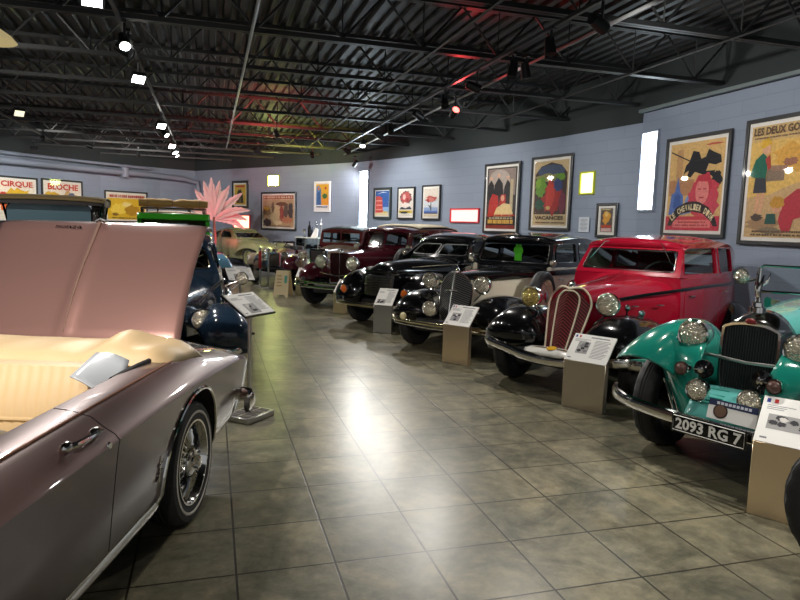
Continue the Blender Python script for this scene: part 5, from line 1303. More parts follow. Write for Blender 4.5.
def poster(label, L, Rr, z0, z1, paper, shapes, texts=(), frame=FBLK, fw=.055, mw=.05, off=.045, group=None, arcs=()):
    ln, rz = wallframe(L, Rr); n = Vector((math.sin(R(rz)), -math.cos(R(rz)))); h = z1 - z0
    o = empty('framed_poster', label, 'poster', (L[0] + n.x * off, L[1] + n.y * off, z0), rz, group)
    q = RC(0, 0, ln, h); inn = RC(fw, fw, ln - fw, h - fw)
    bm = bmesh.new(); plate(bm, q, [inn], .04, lambda u, v, w_: (u, -w_ + .03, v)); obj('frame', bm, frame, o, smooth=False, bevel=.006)
    bm = bmesh.new(); plate(bm, inset(q, .01), [], .02, lambda u, v, w_: (u, .03 - w_, v)); obj('backing_mount', bm, WHITE, o, smooth=False)
    x0, y0 = fw + mw, fw + mw; W_, H_ = ln - 2 * x0, h - 2 * y0; mats = [pm(paper)]; bm = bmesh.new()
    box(bm, (x0 + W_ / 2, .008, y0 + H_ / 2), (W_, .002, H_))
    for i, (c, poly) in enumerate(shapes):
        m = pm(c)
        if m not in mats: mats.append(m)
        poly = [(min(max(u, 0), 1), min(max(v, 0), 1)) for u, v in poly]
        plate(bm, poly, [], 0, lambda u, v, w_: (x0 + u * W_, .0065 - .0005 * i, y0 + v * H_), m=mats.index(m))
    obj('printed_picture', bm, mats, o, smooth=False)
    if texts or arcs:
        bm = bmesh.new(); tm = []
        for s, u0, v0, u1, v1, c in texts:
            m = pm(c)
            if m not in tm: tm.append(m)
            if s: textmesh(bm, s, (u1 - u0) * W_, (v1 - v0) * H_, lambda u, v, w_: (x0 + u0 * W_ + u, -.0045, y0 + v0 * H_ + v), m=tm.index(m))
            else: # illegible small print: a row of short strokes
                q = random.Random(int(u0 * 977 + v0 * 7919)); x = u0
                while x < u1:
                    w_ = q.uniform(.018, .05); box(bm, (x0 + (x + w_ / 2) * W_, -.0045, y0 + (v0 + v1) / 2 * H_), (w_ * W_ * .86, .0004, (v1 - v0) * H_), m=tm.index(m)); x += w_ + (.02 if q.random() < .3 else .003)
        for s, cx, cy, rr, a0, a1, ch, c in arcs:
            m = pm(c)
            if m not in tm: tm.append(m)
            for k, t in enumerate(s):
                if t == ' ': continue
                a = a0 + (a1 - a0) * (k + .5) / len(s); da = abs(a1 - a0) / len(s) * rr * .82
                tx, ty = math.sin(a), -math.cos(a)
                textmesh(bm, t, da * W_, ch * H_, lambda u, v, w_: (x0 + cx * W_ + (rr * W_ + v - ch * H_ / 2) * math.cos(a) + (u - da * W_ / 2) * tx, -.0045, y0 + cy * H_ + (rr * W_ + v - ch * H_ / 2) * math.sin(a) + (u - da * W_ / 2) * ty), m=tm.index(m))
        obj('lettering', bm, tm, o, smooth=False, recalc=False)
    bm = bmesh.new(); plate(bm, inn, [], 0, lambda u, v, w_: (u, -.0065, v)); obj('glazing', bm, PGLASS, o, smooth=False)
    return o
poster('large framed poster LES DEUX GOSSES at the right edge', (4.67, 8.89), (5.01, 7.76), 1.49, 3.15, 'd3b57c',
  [('dfbd6c', RC(0, .36, 1, .86)), ('d7a94e', ragged(.72, .70, .35, .12, 1)), ('c9ab7e', [(0, 0), (1, 0), (1, .5), (.7, .46), (.35, .38), (0, .36)]), ('a98a68', ragged(.3, .12, .28, .05, 5)),
   ('8d7a68', RC(.30, .50, .58, .60)), ('a3816c', [(.27, .60), (.35, .64), (.62, .63), (.60, .58)]), ('a3715a', ragged(.66, .66, .12, .035, 9)),
   ('d9a988', [(.16, .40), (.21, .40), (.20, .20), (.15, .20)]), ('d9a988', [(.24, .40), (.29, .40), (.27, .22), (.22, .22)]), ('5a4a44', ragged(.19, .18, .10, .03, 2)),
   ('3f4048', [(.10, .40), (.32, .40), (.29, .54), (.12, .55)]), ('1f6e5a', [(.02, .56), (.10, .70), (.22, .76), (.31, .70), (.29, .53), (.10, .54)]), ('b8453c', [(.26, .70), (.33, .74), (.36, .62), (.32, .60)]),
   ('dcb090', EL(.27, .79, .07, .05)), ('d9b23c', [(.17, .80), (.19, .87), (.30, .89), (.35, .83), (.29, .82), (.24, .80)]),
   ('b83a48', [(.55, .15), (.60, .33), (.80, .42), (1, .42), (1, .20), (.78, .16), (.74, .06), (.62, .04)]), ('d3a183', EL(.52, .27, .08, .06)), ('c2953c', ragged(.52, .31, .11, .055, 3)), ('2f5a52', [(.34, .12), (.52, .12), (.50, .21), (.36, .21)]), ('8a7a62', ragged(.42, .06, .2, .03, 12))],
  [('LES DEUX GOSSES', .04, .915, .97, .985, '6a5444'), ('', .06, .885, .95, .897, '7a6650'), ('', .14, .045, .9, .06, '6a5444'), ('', .12, .015, .93, .03, '6a5444')])
poster('framed poster LE CHEVALIER D\'OR with black rider and red haired woman', (4.21, 10.39), (4.60, 9.13), 1.56, 3.09, 'd2b078',
  [('d8b67a', RC(0, .2, 1, 1)), ('b98a62', RC(.02, .40, .50, .58)), ('c29a6c', RC(.14, .55, .26, .93)), ('bb5a4c', ragged(.82, .95, .14, .012, 3)),
   ('22242c', [(.28, .62), (.32, .74), (.38, .78), (.44, .90), (.55, .88), (.60, .80), (.68, .82), (.72, .90), (.82, .86), (.94, .82), (.96, .74), (.86, .72), (.74, .74), (.70, .66), (.86, .66), (.84, .60), (.66, .62), (.50, .66), (.42, .60), (.36, .62), (.38, .68), (.32, .66)]), ('22242c', [(.02, .92), (.44, .78), (.44, .765), (.02, .905)]), ('22242c', ragged(.90, .56, .09, .09, 6)),
   ('5a79b8', [(.04, .18), (.08, .42), (.14, .44), (.19, .62), (.25, .44), (.31, .40), (.33, .18)]), ('7d96c8', [(.33, .18), (.36, .36), (.44, .44), (.48, .20)]), ('425fa0', ragged(.2, .32, .08, .1, 8)),
   ('c9485a', ragged(.70, .36, .27, .26, 4, 34, .16)), ('dd8a84', EL(.66, .44, .12, .15)), ('bf3b4c', [(.52, .52), (.60, .62), (.76, .63), (.84, .5), (.80, .40), (.76, .54), (.60, .55)]), ('b04858', RC(.58, .455, .64, .47)), ('b04858', RC(.68, .455, .74, .47)), ('a83444', RC(.62, .36, .70, .375)),
   ('c43a50', RC(0, 0, 1, .16)), ('dd7f7e', RC(.15, .03, .85, .12)),
   ('2a2526', [(.04, .05), (.12, .05), (.16, .10), (.30, .19), (.5, .215), (.7, .19), (.86, .10), (.90, .05), (.98, .05), (.93, .14), (.80, .26), (.62, .32), (.5, .33), (.38, .32), (.2, .26), (.08, .14)])],
  [('', .25, .085, .75, .1, 'a02c3c'), ('', .2, .05, .8, .065, 'a02c3c')], arcs=[('LE CHEVALIER D\'OR', .5, -.205, .56, 2.36, .78, .07, 'e6d8b0')])
poster('tall framed poster with three men in black above figures in red and white', (1.90, 14.93), (2.53, 13.90), 1.50, 3.06, '3a3532',
  [('8f8078', RC(.04, .55, .96, .98)), ('b0a49c', EL(.42, .80, .36, .17)), ('2c2a2c', [(.0, .52), (.02, .70), (.14, .80), (.24, .72), (.26, .52)]), ('2c2a2c', [(.24, .52), (.26, .72), (.40, .84), (.54, .74), (.58, .52)]), ('2c2a2c', [(.58, .52), (.60, .68), (.70, .80), (.84, .70), (.86, .52)]), ('d0a890', EL(.14, .83, .05, .03)), ('d0a890', EL(.40, .87, .06, .035)), ('d0a890', EL(.71, .83, .05, .03)),
   ('b8a88c', RC(.80, .3, .9, .8)), ('b5332e', [(.06, .2), (.1, .45), (.2, .58), (.40, .54), (.44, .3), (.3, .2)]), ('b5332e', [(.44, .40), (.5, .56), (.66, .56), (.66, .36)]), ('d8c28e', [(.26, .2), (.36, .34), (.6, .42), (.8, .40), (.92, .26), (.9, .2)]), ('d6a488', EL(.56, .50, .06, .05)), ('2a2322', RC(0, 0, 1, .2)), ('8a2c22', RC(0, 0, 1, .06))],
  [('', .05, .205, .95, .235, 'b83a34'), ('', .08, .085, .92, .15, 'd8ae54'), ('', .12, .165, .9, .185, 'c9bba0')])
poster('framed poster with green and red figures lettered VACANCES beside the yellow window', (2.71, 13.62), (3.29, 12.55), 1.60, 3.10, 'c9b48c',
  [('4a3a34', [(.03, .17), (.03, .80), (.2, .92), (.5, .975), (.8, .92), (.97, .80), (.97, .17)]), ('4c5a74', EL(.5, .84, .40, .10)), ('8f8d58', ragged(.5, .74, .42, .06, 4)), ('6f9a38', ragged(.22, .60, .17, .15, 6)), ('87ae3e', ragged(.14, .66, .09, .07, 8)), ('6f9a38', ragged(.78, .74, .15, .06, 9)), ('a63430', ragged(.55, .42, .26, .26, 5, 30, .3)), ('c4463a', ragged(.50, .46, .12, .2, 15)), ('c4463a', [(.44, .5), (.47, .7), (.53, .7), (.53, .5)]), ('3d4a78', ragged(.72, .62, .13, .10, 7)), ('7a3a4c', ragged(.86, .36, .10, .16, 2)), ('2f5a48', ragged(.2, .32, .14, .08, 11)), ('d0b070', ragged(.46, .27, .06, .03, 10))],
  [('VACANCES', .08, .085, .92, .145, '3c342c'), ('', .1, .03, .92, .05, '6c5a44')])
poster('small framed poster with an orange vase shape beside the tall window', (3.60, 11.88), (3.83, 11.40), 1.50, 2.12, 'd8d4cc',
  [('5f544c', RC(.1, .05, .9, .97)), ('d09a3c', ragged(.5, .62, .26, .25, 5)), ('b8442c', RC(.16, .22, .84, .32)), ('c9a8a4', RC(.16, .07, .84, .2)), ('e0c070', EL(.5, .75, .12, .10))], [('', .2, .9, .8, .94, 'd8c890')], fw=.05, mw=.03)
poster('framed poster of red buildings under a blue sky, nearest the tall window', (-.82, 18.68), (-.30, 18.05), 1.78, 2.67, '2f5fa8',
  [('2f62ac', RC(0, .1, 1, 1)), ('8fb6dc', RC(0, .1, 1, .35)), ('c95048', [(0, .12), (.02, .78), (.30, .80), (.5, .72), (.55, .3), (.62, .12)]), ('e4a49a', RC(.05, .58, .5, .63)), ('e4a49a', RC(.05, .40, .52, .45)), ('e4a49a', RC(.05, .22, .54, .27)), ('e9eef2', [(.1, .86), (.55, .97), (.9, .92), (.5, .93)]), ('e0d3b0', RC(0, 0, 1, .12)), ('d4c27a', ragged(.75, .14, .2, .04, 3))], fw=.07, mw=.03, frame=mat('dark_green_frame', '2d3a3c', .4))
poster('framed poster with a round red flower burst over a yellow band', (-.12, 17.81), (.34, 17.19), 1.79, 2.65, 'ddd8d0',
  [('6b4a4c', ragged(.5, .70, .42, .26, 4, 40, .12)), ('b85a58', ragged(.5, .70, .36, .22, 6, 30, .3)), ('e2c3bb', ragged(.38, .74, .12, .1, 8)), ('9a3a3e', ragged(.62, .62, .1, .08, 1)), ('e6ddd6', ragged(.5, .42, .3, .1, 2)), ('34384c', [(.04, .26), (.2, .36), (.5, .30), (.8, .38), (.96, .26)]), ('d9c13c', RC(.02, .12, .98, .22)), ('3a3c44', ragged(.4, .13, .3, .03, 9))], [('', .08, .155, .9, .185, '4a4420')], fw=.04, mw=.04)
poster('framed poster with a red lily on blue water beside the red window', (.53, 16.92), (.97, 16.29), 1.78, 2.67, 'd8cfc4',
  [('cdd3da', RC(0, .1, 1, .6)), ('5878b8', RC(0, .1, 1, .22)), ('90a8cc', RC(0, .2, 1, .32)), ('b05048', ragged(.5, .62, .36, .12, 5, 28, .35)), ('c97a70', ragged(.5, .60, .2, .08, 7)), ('9c3c3c', ragged(.3, .57, .08, .05, 3)), ('4a5a5c', [(.46, .22), (.49, .52), (.53, .52), (.56, .22)]), ('4a5a5c', [(.3, .42), (.5, .26), (.46, .38)]), ('d6c9ae', RC(0, 0, 1, .06))], [('', .05, .10, .95, .135, '3c4a6c')], fw=.04, mw=.05)
poster('white framed poster in yellow and blue hanging above the glass display case', (-2.80, 20.58), (-2.23, 20.12), 1.97, 2.92, 'e4b83a',
  [('5f8fc0', [(0, .16), (.02, .9), (.22, .95), (.4, .8), (.42, .16)]), ('c98a5a', EL(.2, .82, .09, .07)), ('3f6ca4', [(.08, .18), (.1, .66), (.32, .7), (.36, .18)]), ('e8a83a', RC(.42, .16, 1, .45)), ('3f7a44', ragged(.72, .52, .2, .10, 4)), ('b8443a', ragged(.76, .84, .08, .05, 7)), ('e9e9ea', RC(0, 0, 1, .16))], [('', .06, .06, .94, .11, '3c4a78')], frame=FWHT, fw=.06, mw=.03)
poster('wide framed poster crowded with brown figures, below the small yellow window', (-4.84, 22.17), (-3.46, 21.09), 1.34, 2.61, 'c9a988',
  [('b99b78', RC(0, .02, 1, .84)), ('a03a3a', RC(.02, .88, .98, .985)), ('8a6a4a', ragged(.14, .50, .12, .16, 3)), ('c2a040', ragged(.13, .58, .1, .06, 13)), ('4a3234', ragged(.16, .14, .13, .12, 4)), ('d6bd98', ragged(.42, .45, .16, .3, 5)), ('8c6a54', ragged(.33, .62, .05, .16, 6)), ('a04a40', ragged(.62, .42, .07, .28, 7)), ('6a5a54', ragged(.75, .5, .08, .22, 8)), ('4c4448', ragged(.90, .5, .08, .28, 9)), ('b87a5c', ragged(.8, .22, .16, .1, 10)), ('d9c4a0', ragged(.5, .14, .14, .07, 11)), ('7a4a3c', ragged(.62, .72, .2, .06, 12))], [('', .04, .90, .96, .965, 'd8bfa0'), ('', .2, .02, .9, .05, '6a4a40')])
poster('narrow framed poster of a dark robed figure on yellow, beside the palm', (-6.09, 23.14), (-5.39, 22.60), 2.06, 3.02, 'd2b03c',
  [('cfae3e', RC(0, 0, 1, .84)), ('b8503c', RC(.1, .86, .9, .95)), ('3c3a34', [(.2, .08), (.26, .6), (.4, .78), (.56, .78), (.74, .5), (.8, .08)]), ('c8a070', EL(.47, .77, .08, .05)), ('7a6a44', [(.4, .1), (.45, .6), (.56, .6), (.6, .1)]), ('8a4a34', ragged(.25, .2, .1, .1, 4))], fw=.08, mw=.05)
CLR = [('e9e1d2', RC(0, 0, 1, 1)), ('dcb52c', ragged(.55, .46, .42, .34, 5)), ('c4402e', ragged(.12, .58, .12, .10, 6)), ('d8cfc4', EL(.42, .52, .13, .10)), ('e06a28', ragged(.2, .3, .18, .14, 7)), ('b83a34', ragged(.86, .3, .1, .2, 8)), ('3a3c48', ragged(.44, .5, .05, .03, 9))]
poster('framed clown coloured poster lettered CIRQUE on the left wall', (-11.80, 18.62), (-11.24, 19.83), 1.37, 2.73, 'e9e1d2', CLR, [('CIRQUE', .06, .80, .94, .97, 'c8442e')])
poster('framed poster lettered BLOCHE in red on the left wall', (-11.18, 19.92), (-10.57, 21.25), 1.40, 2.75, 'e9e1d2', [('e9e1d2', RC(0, 0, 1, 1)), ('d8b030', ragged(.2, .62, .24, .12, 3)), ('c8a878', ragged(.7, .5, .24, .26, 4)), ('b8443c', ragged(.8, .36, .14, .2, 6)), ('5a6a8c', ragged(.75, .68, .1, .06, 8))], [('BLOCHE', .08, .80, .94, .97, 'c8442e')])
poster('wide framed yellow poster on the left wall behind the canvas roll', (-10.20, 22.0), (-9.24, 23.29), 1.44, 2.53, 'd9b52a', [('d9b82c', RC(0, 0, 1, .80)), ('e6dcc8', RC(0, .83, 1, 1)), ('e8cf50', ragged(.3, .4, .2, .22, 3)), ('b89020', ragged(.66, .36, .2, .2, 4)), ('e9d98c', ragged(.5, .6, .12, .1, 5)), ('8a6a20', ragged(.2, .2, .08, .06, 6))], [('', .05, .86, .95, .96, 'a8342c'), ('', .1, .04, .9, .08, '6a5420')])
# small printed notice on the wall
ln, rz = wallframe((3.40, 12.31), (3.52, 12.05)); n = Vector((math.sin(R(rz)), -math.cos(R(rz))))
bm = bmesh.new(); box(bm, (ln / 2, 0, .14), (ln, .006, .28)); o = obj('wall_notice', bm, mat('pale_notice', 'c9d2dc', .5), loc=(3.40 + n.x * .03, 12.31 + n.y * .03, 1.59), rot=(0, 0, R(rz)), smooth=False); tag(o, 'small pale printed notice on the wall between two framed posters', 'notice')
bm = bmesh.new()
for k in range(9): box(bm, (ln / 2, -.0035, .04 + k * .025), (ln * (.7 if k % 3 else .5), .0006, .008))
obj('lettering', bm, INKG, o, smooth=False)
# ------------------------------------------------------------------ sign pedestals and stands
def card(parent, wd, hg, M, seed, photos=((.05, .22, .45, .72),), flag=True, title=True, base=WHITE, dark=False):
    """printed card whose face is local +z, u along x, v along y; M places it"""
    bm = bmesh.new(); box(bm, (wd / 2, hg / 2, -.004), (wd, hg, .008)); c = obj('sign_panel', bm, base, parent, smooth=False); c.matrix_local = M
    q = random.Random(seed); bm = bmesh.new()
    def R4(x0, y0, x1, y1, z=.0006): box(bm, ((x0 + x1) / 2 * wd, (y0 + y1) / 2 * hg, z / 2), ((x1 - x0) * wd, (y1 - y0) * hg, z))
    if title:
        x = .42
        while x < .86: w_ = q.uniform(.02, .05); R4(x, .885, x + w_ * .85, .925); x += w_
    for k in range(13):
        y = .80 - k * .052; R4(.55, y, .55 + q.uniform(.30, .40), y + .016)
    for k in range(3): R4(.06, .80 - k * .04, .06 + q.uniform(.2, .4), .812 - k * .04)
    R4(.06, .08, .14, .115)
    obj('lettering', bm, INKG, c, smooth=False)
    for x0, y0, x1, y1 in photos:
        bm = bmesh.new(); ms = [INK, INKG, mat('photo_grey', '9c9a98', .6), mat('photo_pale', 'cfcac4', .6)]
        plate(bm, RC(x0 * wd, y0 * hg, x1 * wd, y1 * hg), [], 0, lambda u, v, w_: (u, v, .0008), m=2)
        for k in range(9):
            cx, cy = q.uniform(x0 + .06, x1 - .06), q.uniform(y0 + .06, y1 - .06); pl = ragged(cx * wd, cy * hg, .05 * wd, .05 * hg, k + seed)
            pl = [(min(max(u, x0 * wd), x1 * wd), min(max(v, y0 * hg), y1 * hg)) for u, v in pl]
            plate(bm, pl, [], 0, lambda u, v, w_: (u, v, .0011 + .0002 * k), m=q.choice((0, 0, 1, 3)))
        obj('photograph', bm, ms, c, smooth=False)
    if flag:
        bm = bmesh.new()
        for k, mi in enumerate((0, 1, 2)): plate(bm, RC((.04 + .045 * k) * wd, .86 * hg, (.085 + .045 * k) * wd, .95 * hg), [], 0, lambda u, v, w_: (u, v, .0009), m=mi)
        obj('flag', bm, [BLUE_M, WHITE, RED_M], c, smooth=False)
    return c
def pedestal(label, x, y, hd, wd, hg, m, seed, pl=.30, tilt=46, dp=.07, photos=((.18, .25, .5, .75),), flag=True):
    """x, y = middle of the front foot line; faces heading hd"""
    o = empty('sign_pedestal', label, 'sign stand', (x, y, 0), hd - 270)
    # local -y faces the visitor
    bm = bmesh.new(); rbox(bm, (0, dp / 2, hg / 2), (wd, dp, hg), .004, 1); obj('pedestal_body', bm, m, o)
    bm = bmesh.new(); t = R(tilt); M = Matrix.Translation((-wd / 2, 0, hg + .002)) @ Matrix.Rotation(t, 4, 'X')
    box(bm, (wd / 2, pl / 2, -.012), (wd, pl, .008)); b = obj('panel_support', bm, m, o, smooth=False); b.matrix_local = M
    card(o, wd, pl, M, seed, photos, flag)
    return o
GOLD = mat('gold_brushed_metal', (.88, .70, .48), .28, .9); BEI = mat('beige_brushed_metal', (.62, .54, .43), .36, .9); SIL = mat('silver_brushed_metal', (.60, .60, .58), .30, 1.); OLV = mat('olive_metal', (.25, .24, .16), .4, .8)
pedestal('beige sign pedestal in front of the red saloon', 1.665, 5.62, 228, .40, .44, BEI, 3, photos=((.18, .28, .46, .72),))
pedestal('gold sign pedestal in front of the turquoise roadster', 2.225, 3.42, 229, .45, .44, GOLD, 5, pl=.31, photos=((.10, .3, .62, .62),))
pedestal('tan sign pedestal in front of the black and cream saloon', .665, 7.42, 232, .36, .46, GOLD, 8, photos=((.16, .2, .5, .6),))
pedestal('silver sign pedestal in front of the black streamlined saloon', -.255, 9.46, 247, .30, .42, SIL, 11, pl=.32, photos=((.12, .1, .55, .34),), flag=False)
pedestal('pale sign pedestal in front of the maroon limousine', -1.08, 11.45, 243, .30, .38, GOLD, 14, pl=.30)
pedestal('olive sign pedestal beside the front wheel of the maroon limousine', -2.20, 14.12, 255, .28, .42, OLV, 17, pl=.26)
def post_stand(label, x, y, hd, z, seed, wd=.36, hg=.27, tilt=35, base=True):
    o = empty('sign_stand', label, 'sign stand', (x, y, 0), hd - 270)
    bm = bmesh.new(); tube(bm, [(0, 0, .02), (0, 0, z * .5), (0, 0, z)], .016, 10); obj('post', bm, STEEL, o)
    bm = bmesh.new()
    if base:
        rbox(bm, (0, .0, .022), (.34, .26, .044), .006, 1); b = obj('base', bm, SIL, o)
        bm = bmesh.new()
        for i in range(4):
            for j in range(2): box(bm, (-.115 + .077 * i, -.055 + .11 * j, .0455), (.055, .085, .003))
        obj('base_inlay', bm, mat('dark_brown_inlay', '3a2c28', .5), b, smooth=False)
    else:
        rbox(bm, (0, 0, .012), (.42, .06, .024), .005, 1); obj('base', bm, DARK, o)
    M = Matrix.Translation((-wd / 2, -hg / 2 * math.cos(R(tilt)), z - hg / 2 * math.sin(R(tilt)) + .012)) @ Matrix.Rotation(R(tilt), 4, 'X')
    bm = bmesh.new(); box(bm, (wd / 2, hg / 2, -.013), (wd + .02, hg + .02, .012)); b = obj('panel_tray', bm, BLACK, o, smooth=False); b.matrix_local = M
    card(o, wd, hg, M, seed, ((.24, .06, .60, .50),), False)
    return o
post_stand('sign on a thin post with a tray base beside the convertible tail', -1.215, 5.12, 334, .935, 21, tilt=32)
post_stand('sign on a thin post behind it, in front of the green car', -2.26, 8.95, 300, .86, 23, base=False)
# ------------------------------------------------------------------ smaller things
# card with navy band tucked in front of the roadster
def show_card():
    o = empty('show_card', 'white card with a navy band and round seal above the number plate', 'card', (2.47 + .60 * math.cos(R(216.5)) + .10 * -math.sin(R(216.5)), 4.25 + .60 * math.sin(R(216.5)) + .10 * math.cos(R(216.5)), .462), 216.5)
    # local x forward
    t = R(-14); Mx = Matrix.Rotation(t, 4, 'Y')
    wd, hg = .30, .125
    bm = bmesh.new(); box(bm, (0, 0, hg / 2), (.006, wd, hg), M=None); c = obj('card_sheet', bm, WHITE, o, smooth=False); c.matrix_local = Mx
    bm = bmesh.new(); box(bm, (.0035, 0, hg - .02), (.002, wd, .04)); b = obj('navy_band', bm, mat('navy_print', '1f2a4c', .5), c, smooth=False)
    bm = bmesh.new()
    for k in range(9): box(bm, (.005, -.09 + k * .024, hg - .02), (.001, .017, .017))
    obj('lettering', bm, mat('pale_print', 'c9cdd8', .5), b, smooth=False)
    bm = bmesh.new(); lathe(bm, [(.045, .003), (.045, .0045), (0, .005)], 24, 'x', (0, -.07, .055)); lathe(bm, [(.036, .0055), (0, .006)], 24, 'x', (0, -.07, .055), m=1); obj('round_seal', bm, [mat('seal_brown', '3a2a26', .5), mat('seal_tan', '6a5040', .5)], c)
show_card()
# green hang tag in the windscreen of the black and cream saloon
def hang_tag():
    h = R(235); F2 = Vector((math.cos(h), math.sin(h))); L2 = Vector((-math.sin(h), math.cos(h)))
    p = Vector((.80, 8.26)) - F2 * 1.63 + L2 * .02
    o = empty('hang_tag', 'bright green tag hanging in the windscreen of the black and cream saloon', 'tag', (p.x, p.y, 1.14), 235)
    G_ = mat('bright_green_card', '5fd02c', .6)
    bm = bmesh.new(); plate(bm, EL(0, .15, .075, .075), [], .006, lambda u, v, w_: (w_, u, v)); plate(bm, [(-.06, 0), (.06, 0), (.055, .10), (-.055, .10)], [], .006, lambda u, v, w_: (w_ + .001, u, v)); plate(bm, EL(0, .225, .045, .035), [], .006, lambda u, v, w_: (w_, u, v)); obj('card', bm, G_, o, smooth=False)
    bm = bmesh.new(); tube(bm, [(0, 0, .25), (0, 0, .34)], .003, 5); obj('cord', bm, WHITE, o)
hang_tag()
# A-frame board
def aboard():
    o = empty('sign_board', 'cream A frame sign board standing by the brown cyclecar', 'sign', (-2.56, 13.9, 0), -12)
    CB = mat('cream_board', 'd8c49c', .6)
    for s in (1, -1):
        bm = bmesh.new(); plate(bm, [(-.17, 0), (-.11, 0), (-.10, .05), (.10, .05), (.11, 0), (.17, 0), (.15, .56), (-.15, .56)], [], .014, lambda u, v, w_: (u, s * (.16 - v * .24) + w_ * s, v)); b = obj('board_leaf', bm, CB, o, smooth=False)
        if s < 0:
            bm = bmesh.new(); plate(bm, RC(.06, .30, .12, .46), [], 0, lambda u, v, w_: (u, s * (.176 - v * .24) - .002, v)); obj('teal_print', bm, mat('teal_print', '4c9c8c', .6), b, smooth=False)
            bm = bmesh.new(); 
            for k in range(4): plate(bm, RC(-.11, .44 - k * .07, -.11 + .1 + .02 * (k % 2), .46 - k * .07), [], 0, lambda u, v, w_: (u, s * (.176 - v * .24) - .002, v))
            obj('lettering', bm, mat('tan_print', 'b08a54', .6), b, smooth=False)
aboard()
def stanchion(x, y, label, band):
    o = empty('rope_stanchion', label, 'stanchion', (x, y, 0))
    bm = bmesh.new(); lathe(bm, [(0, 0), (.16, 0), (.16, .015), (.03, .035), (.025, .04)], 20, 'z'); obj('base', bm, STEEL, o)
    bm = bmesh.new(); tube(bm, [(0, 0, .03), (0, 0, .5), (0, 0, .92)], .025, 10); ball(bm, (0, 0, .95), .04, 12); obj('post', bm, STEEL, o)
    if band:
        bm = bmesh.new(); lathe(bm, [(.032, .45), (.036, .46), (.036, .88), (.032, .89)], 14, 'z'); obj('red_sleeve', bm, RED_M, o)
stanchion(-3.5, 15.85, 'steel stanchion post with a red sleeve in front of the sage car', True); stanchion(-3.2, 15.4, 'plain steel stanchion post beside the white sign board', False)
# podium under the sage car
bm = bmesh.new(); pts = [(-7.6, 21.2), (-4.7, 18.7), (-3.78, 19.0), (-3.4, 20.55), (-4.2, 21.3), (-6.2, 22.95), (-6.9, 23.4)]
loft(bm, [[(x, y, 0) for x, y in pts], [(x, y, .155) for x, y in pts]]); tag(obj('display_podium', bm, mat('white_podium', 'c8cbd2', .5), smooth=False, bevel=.01), 'low white podium under the sage fastback car', 'podium')
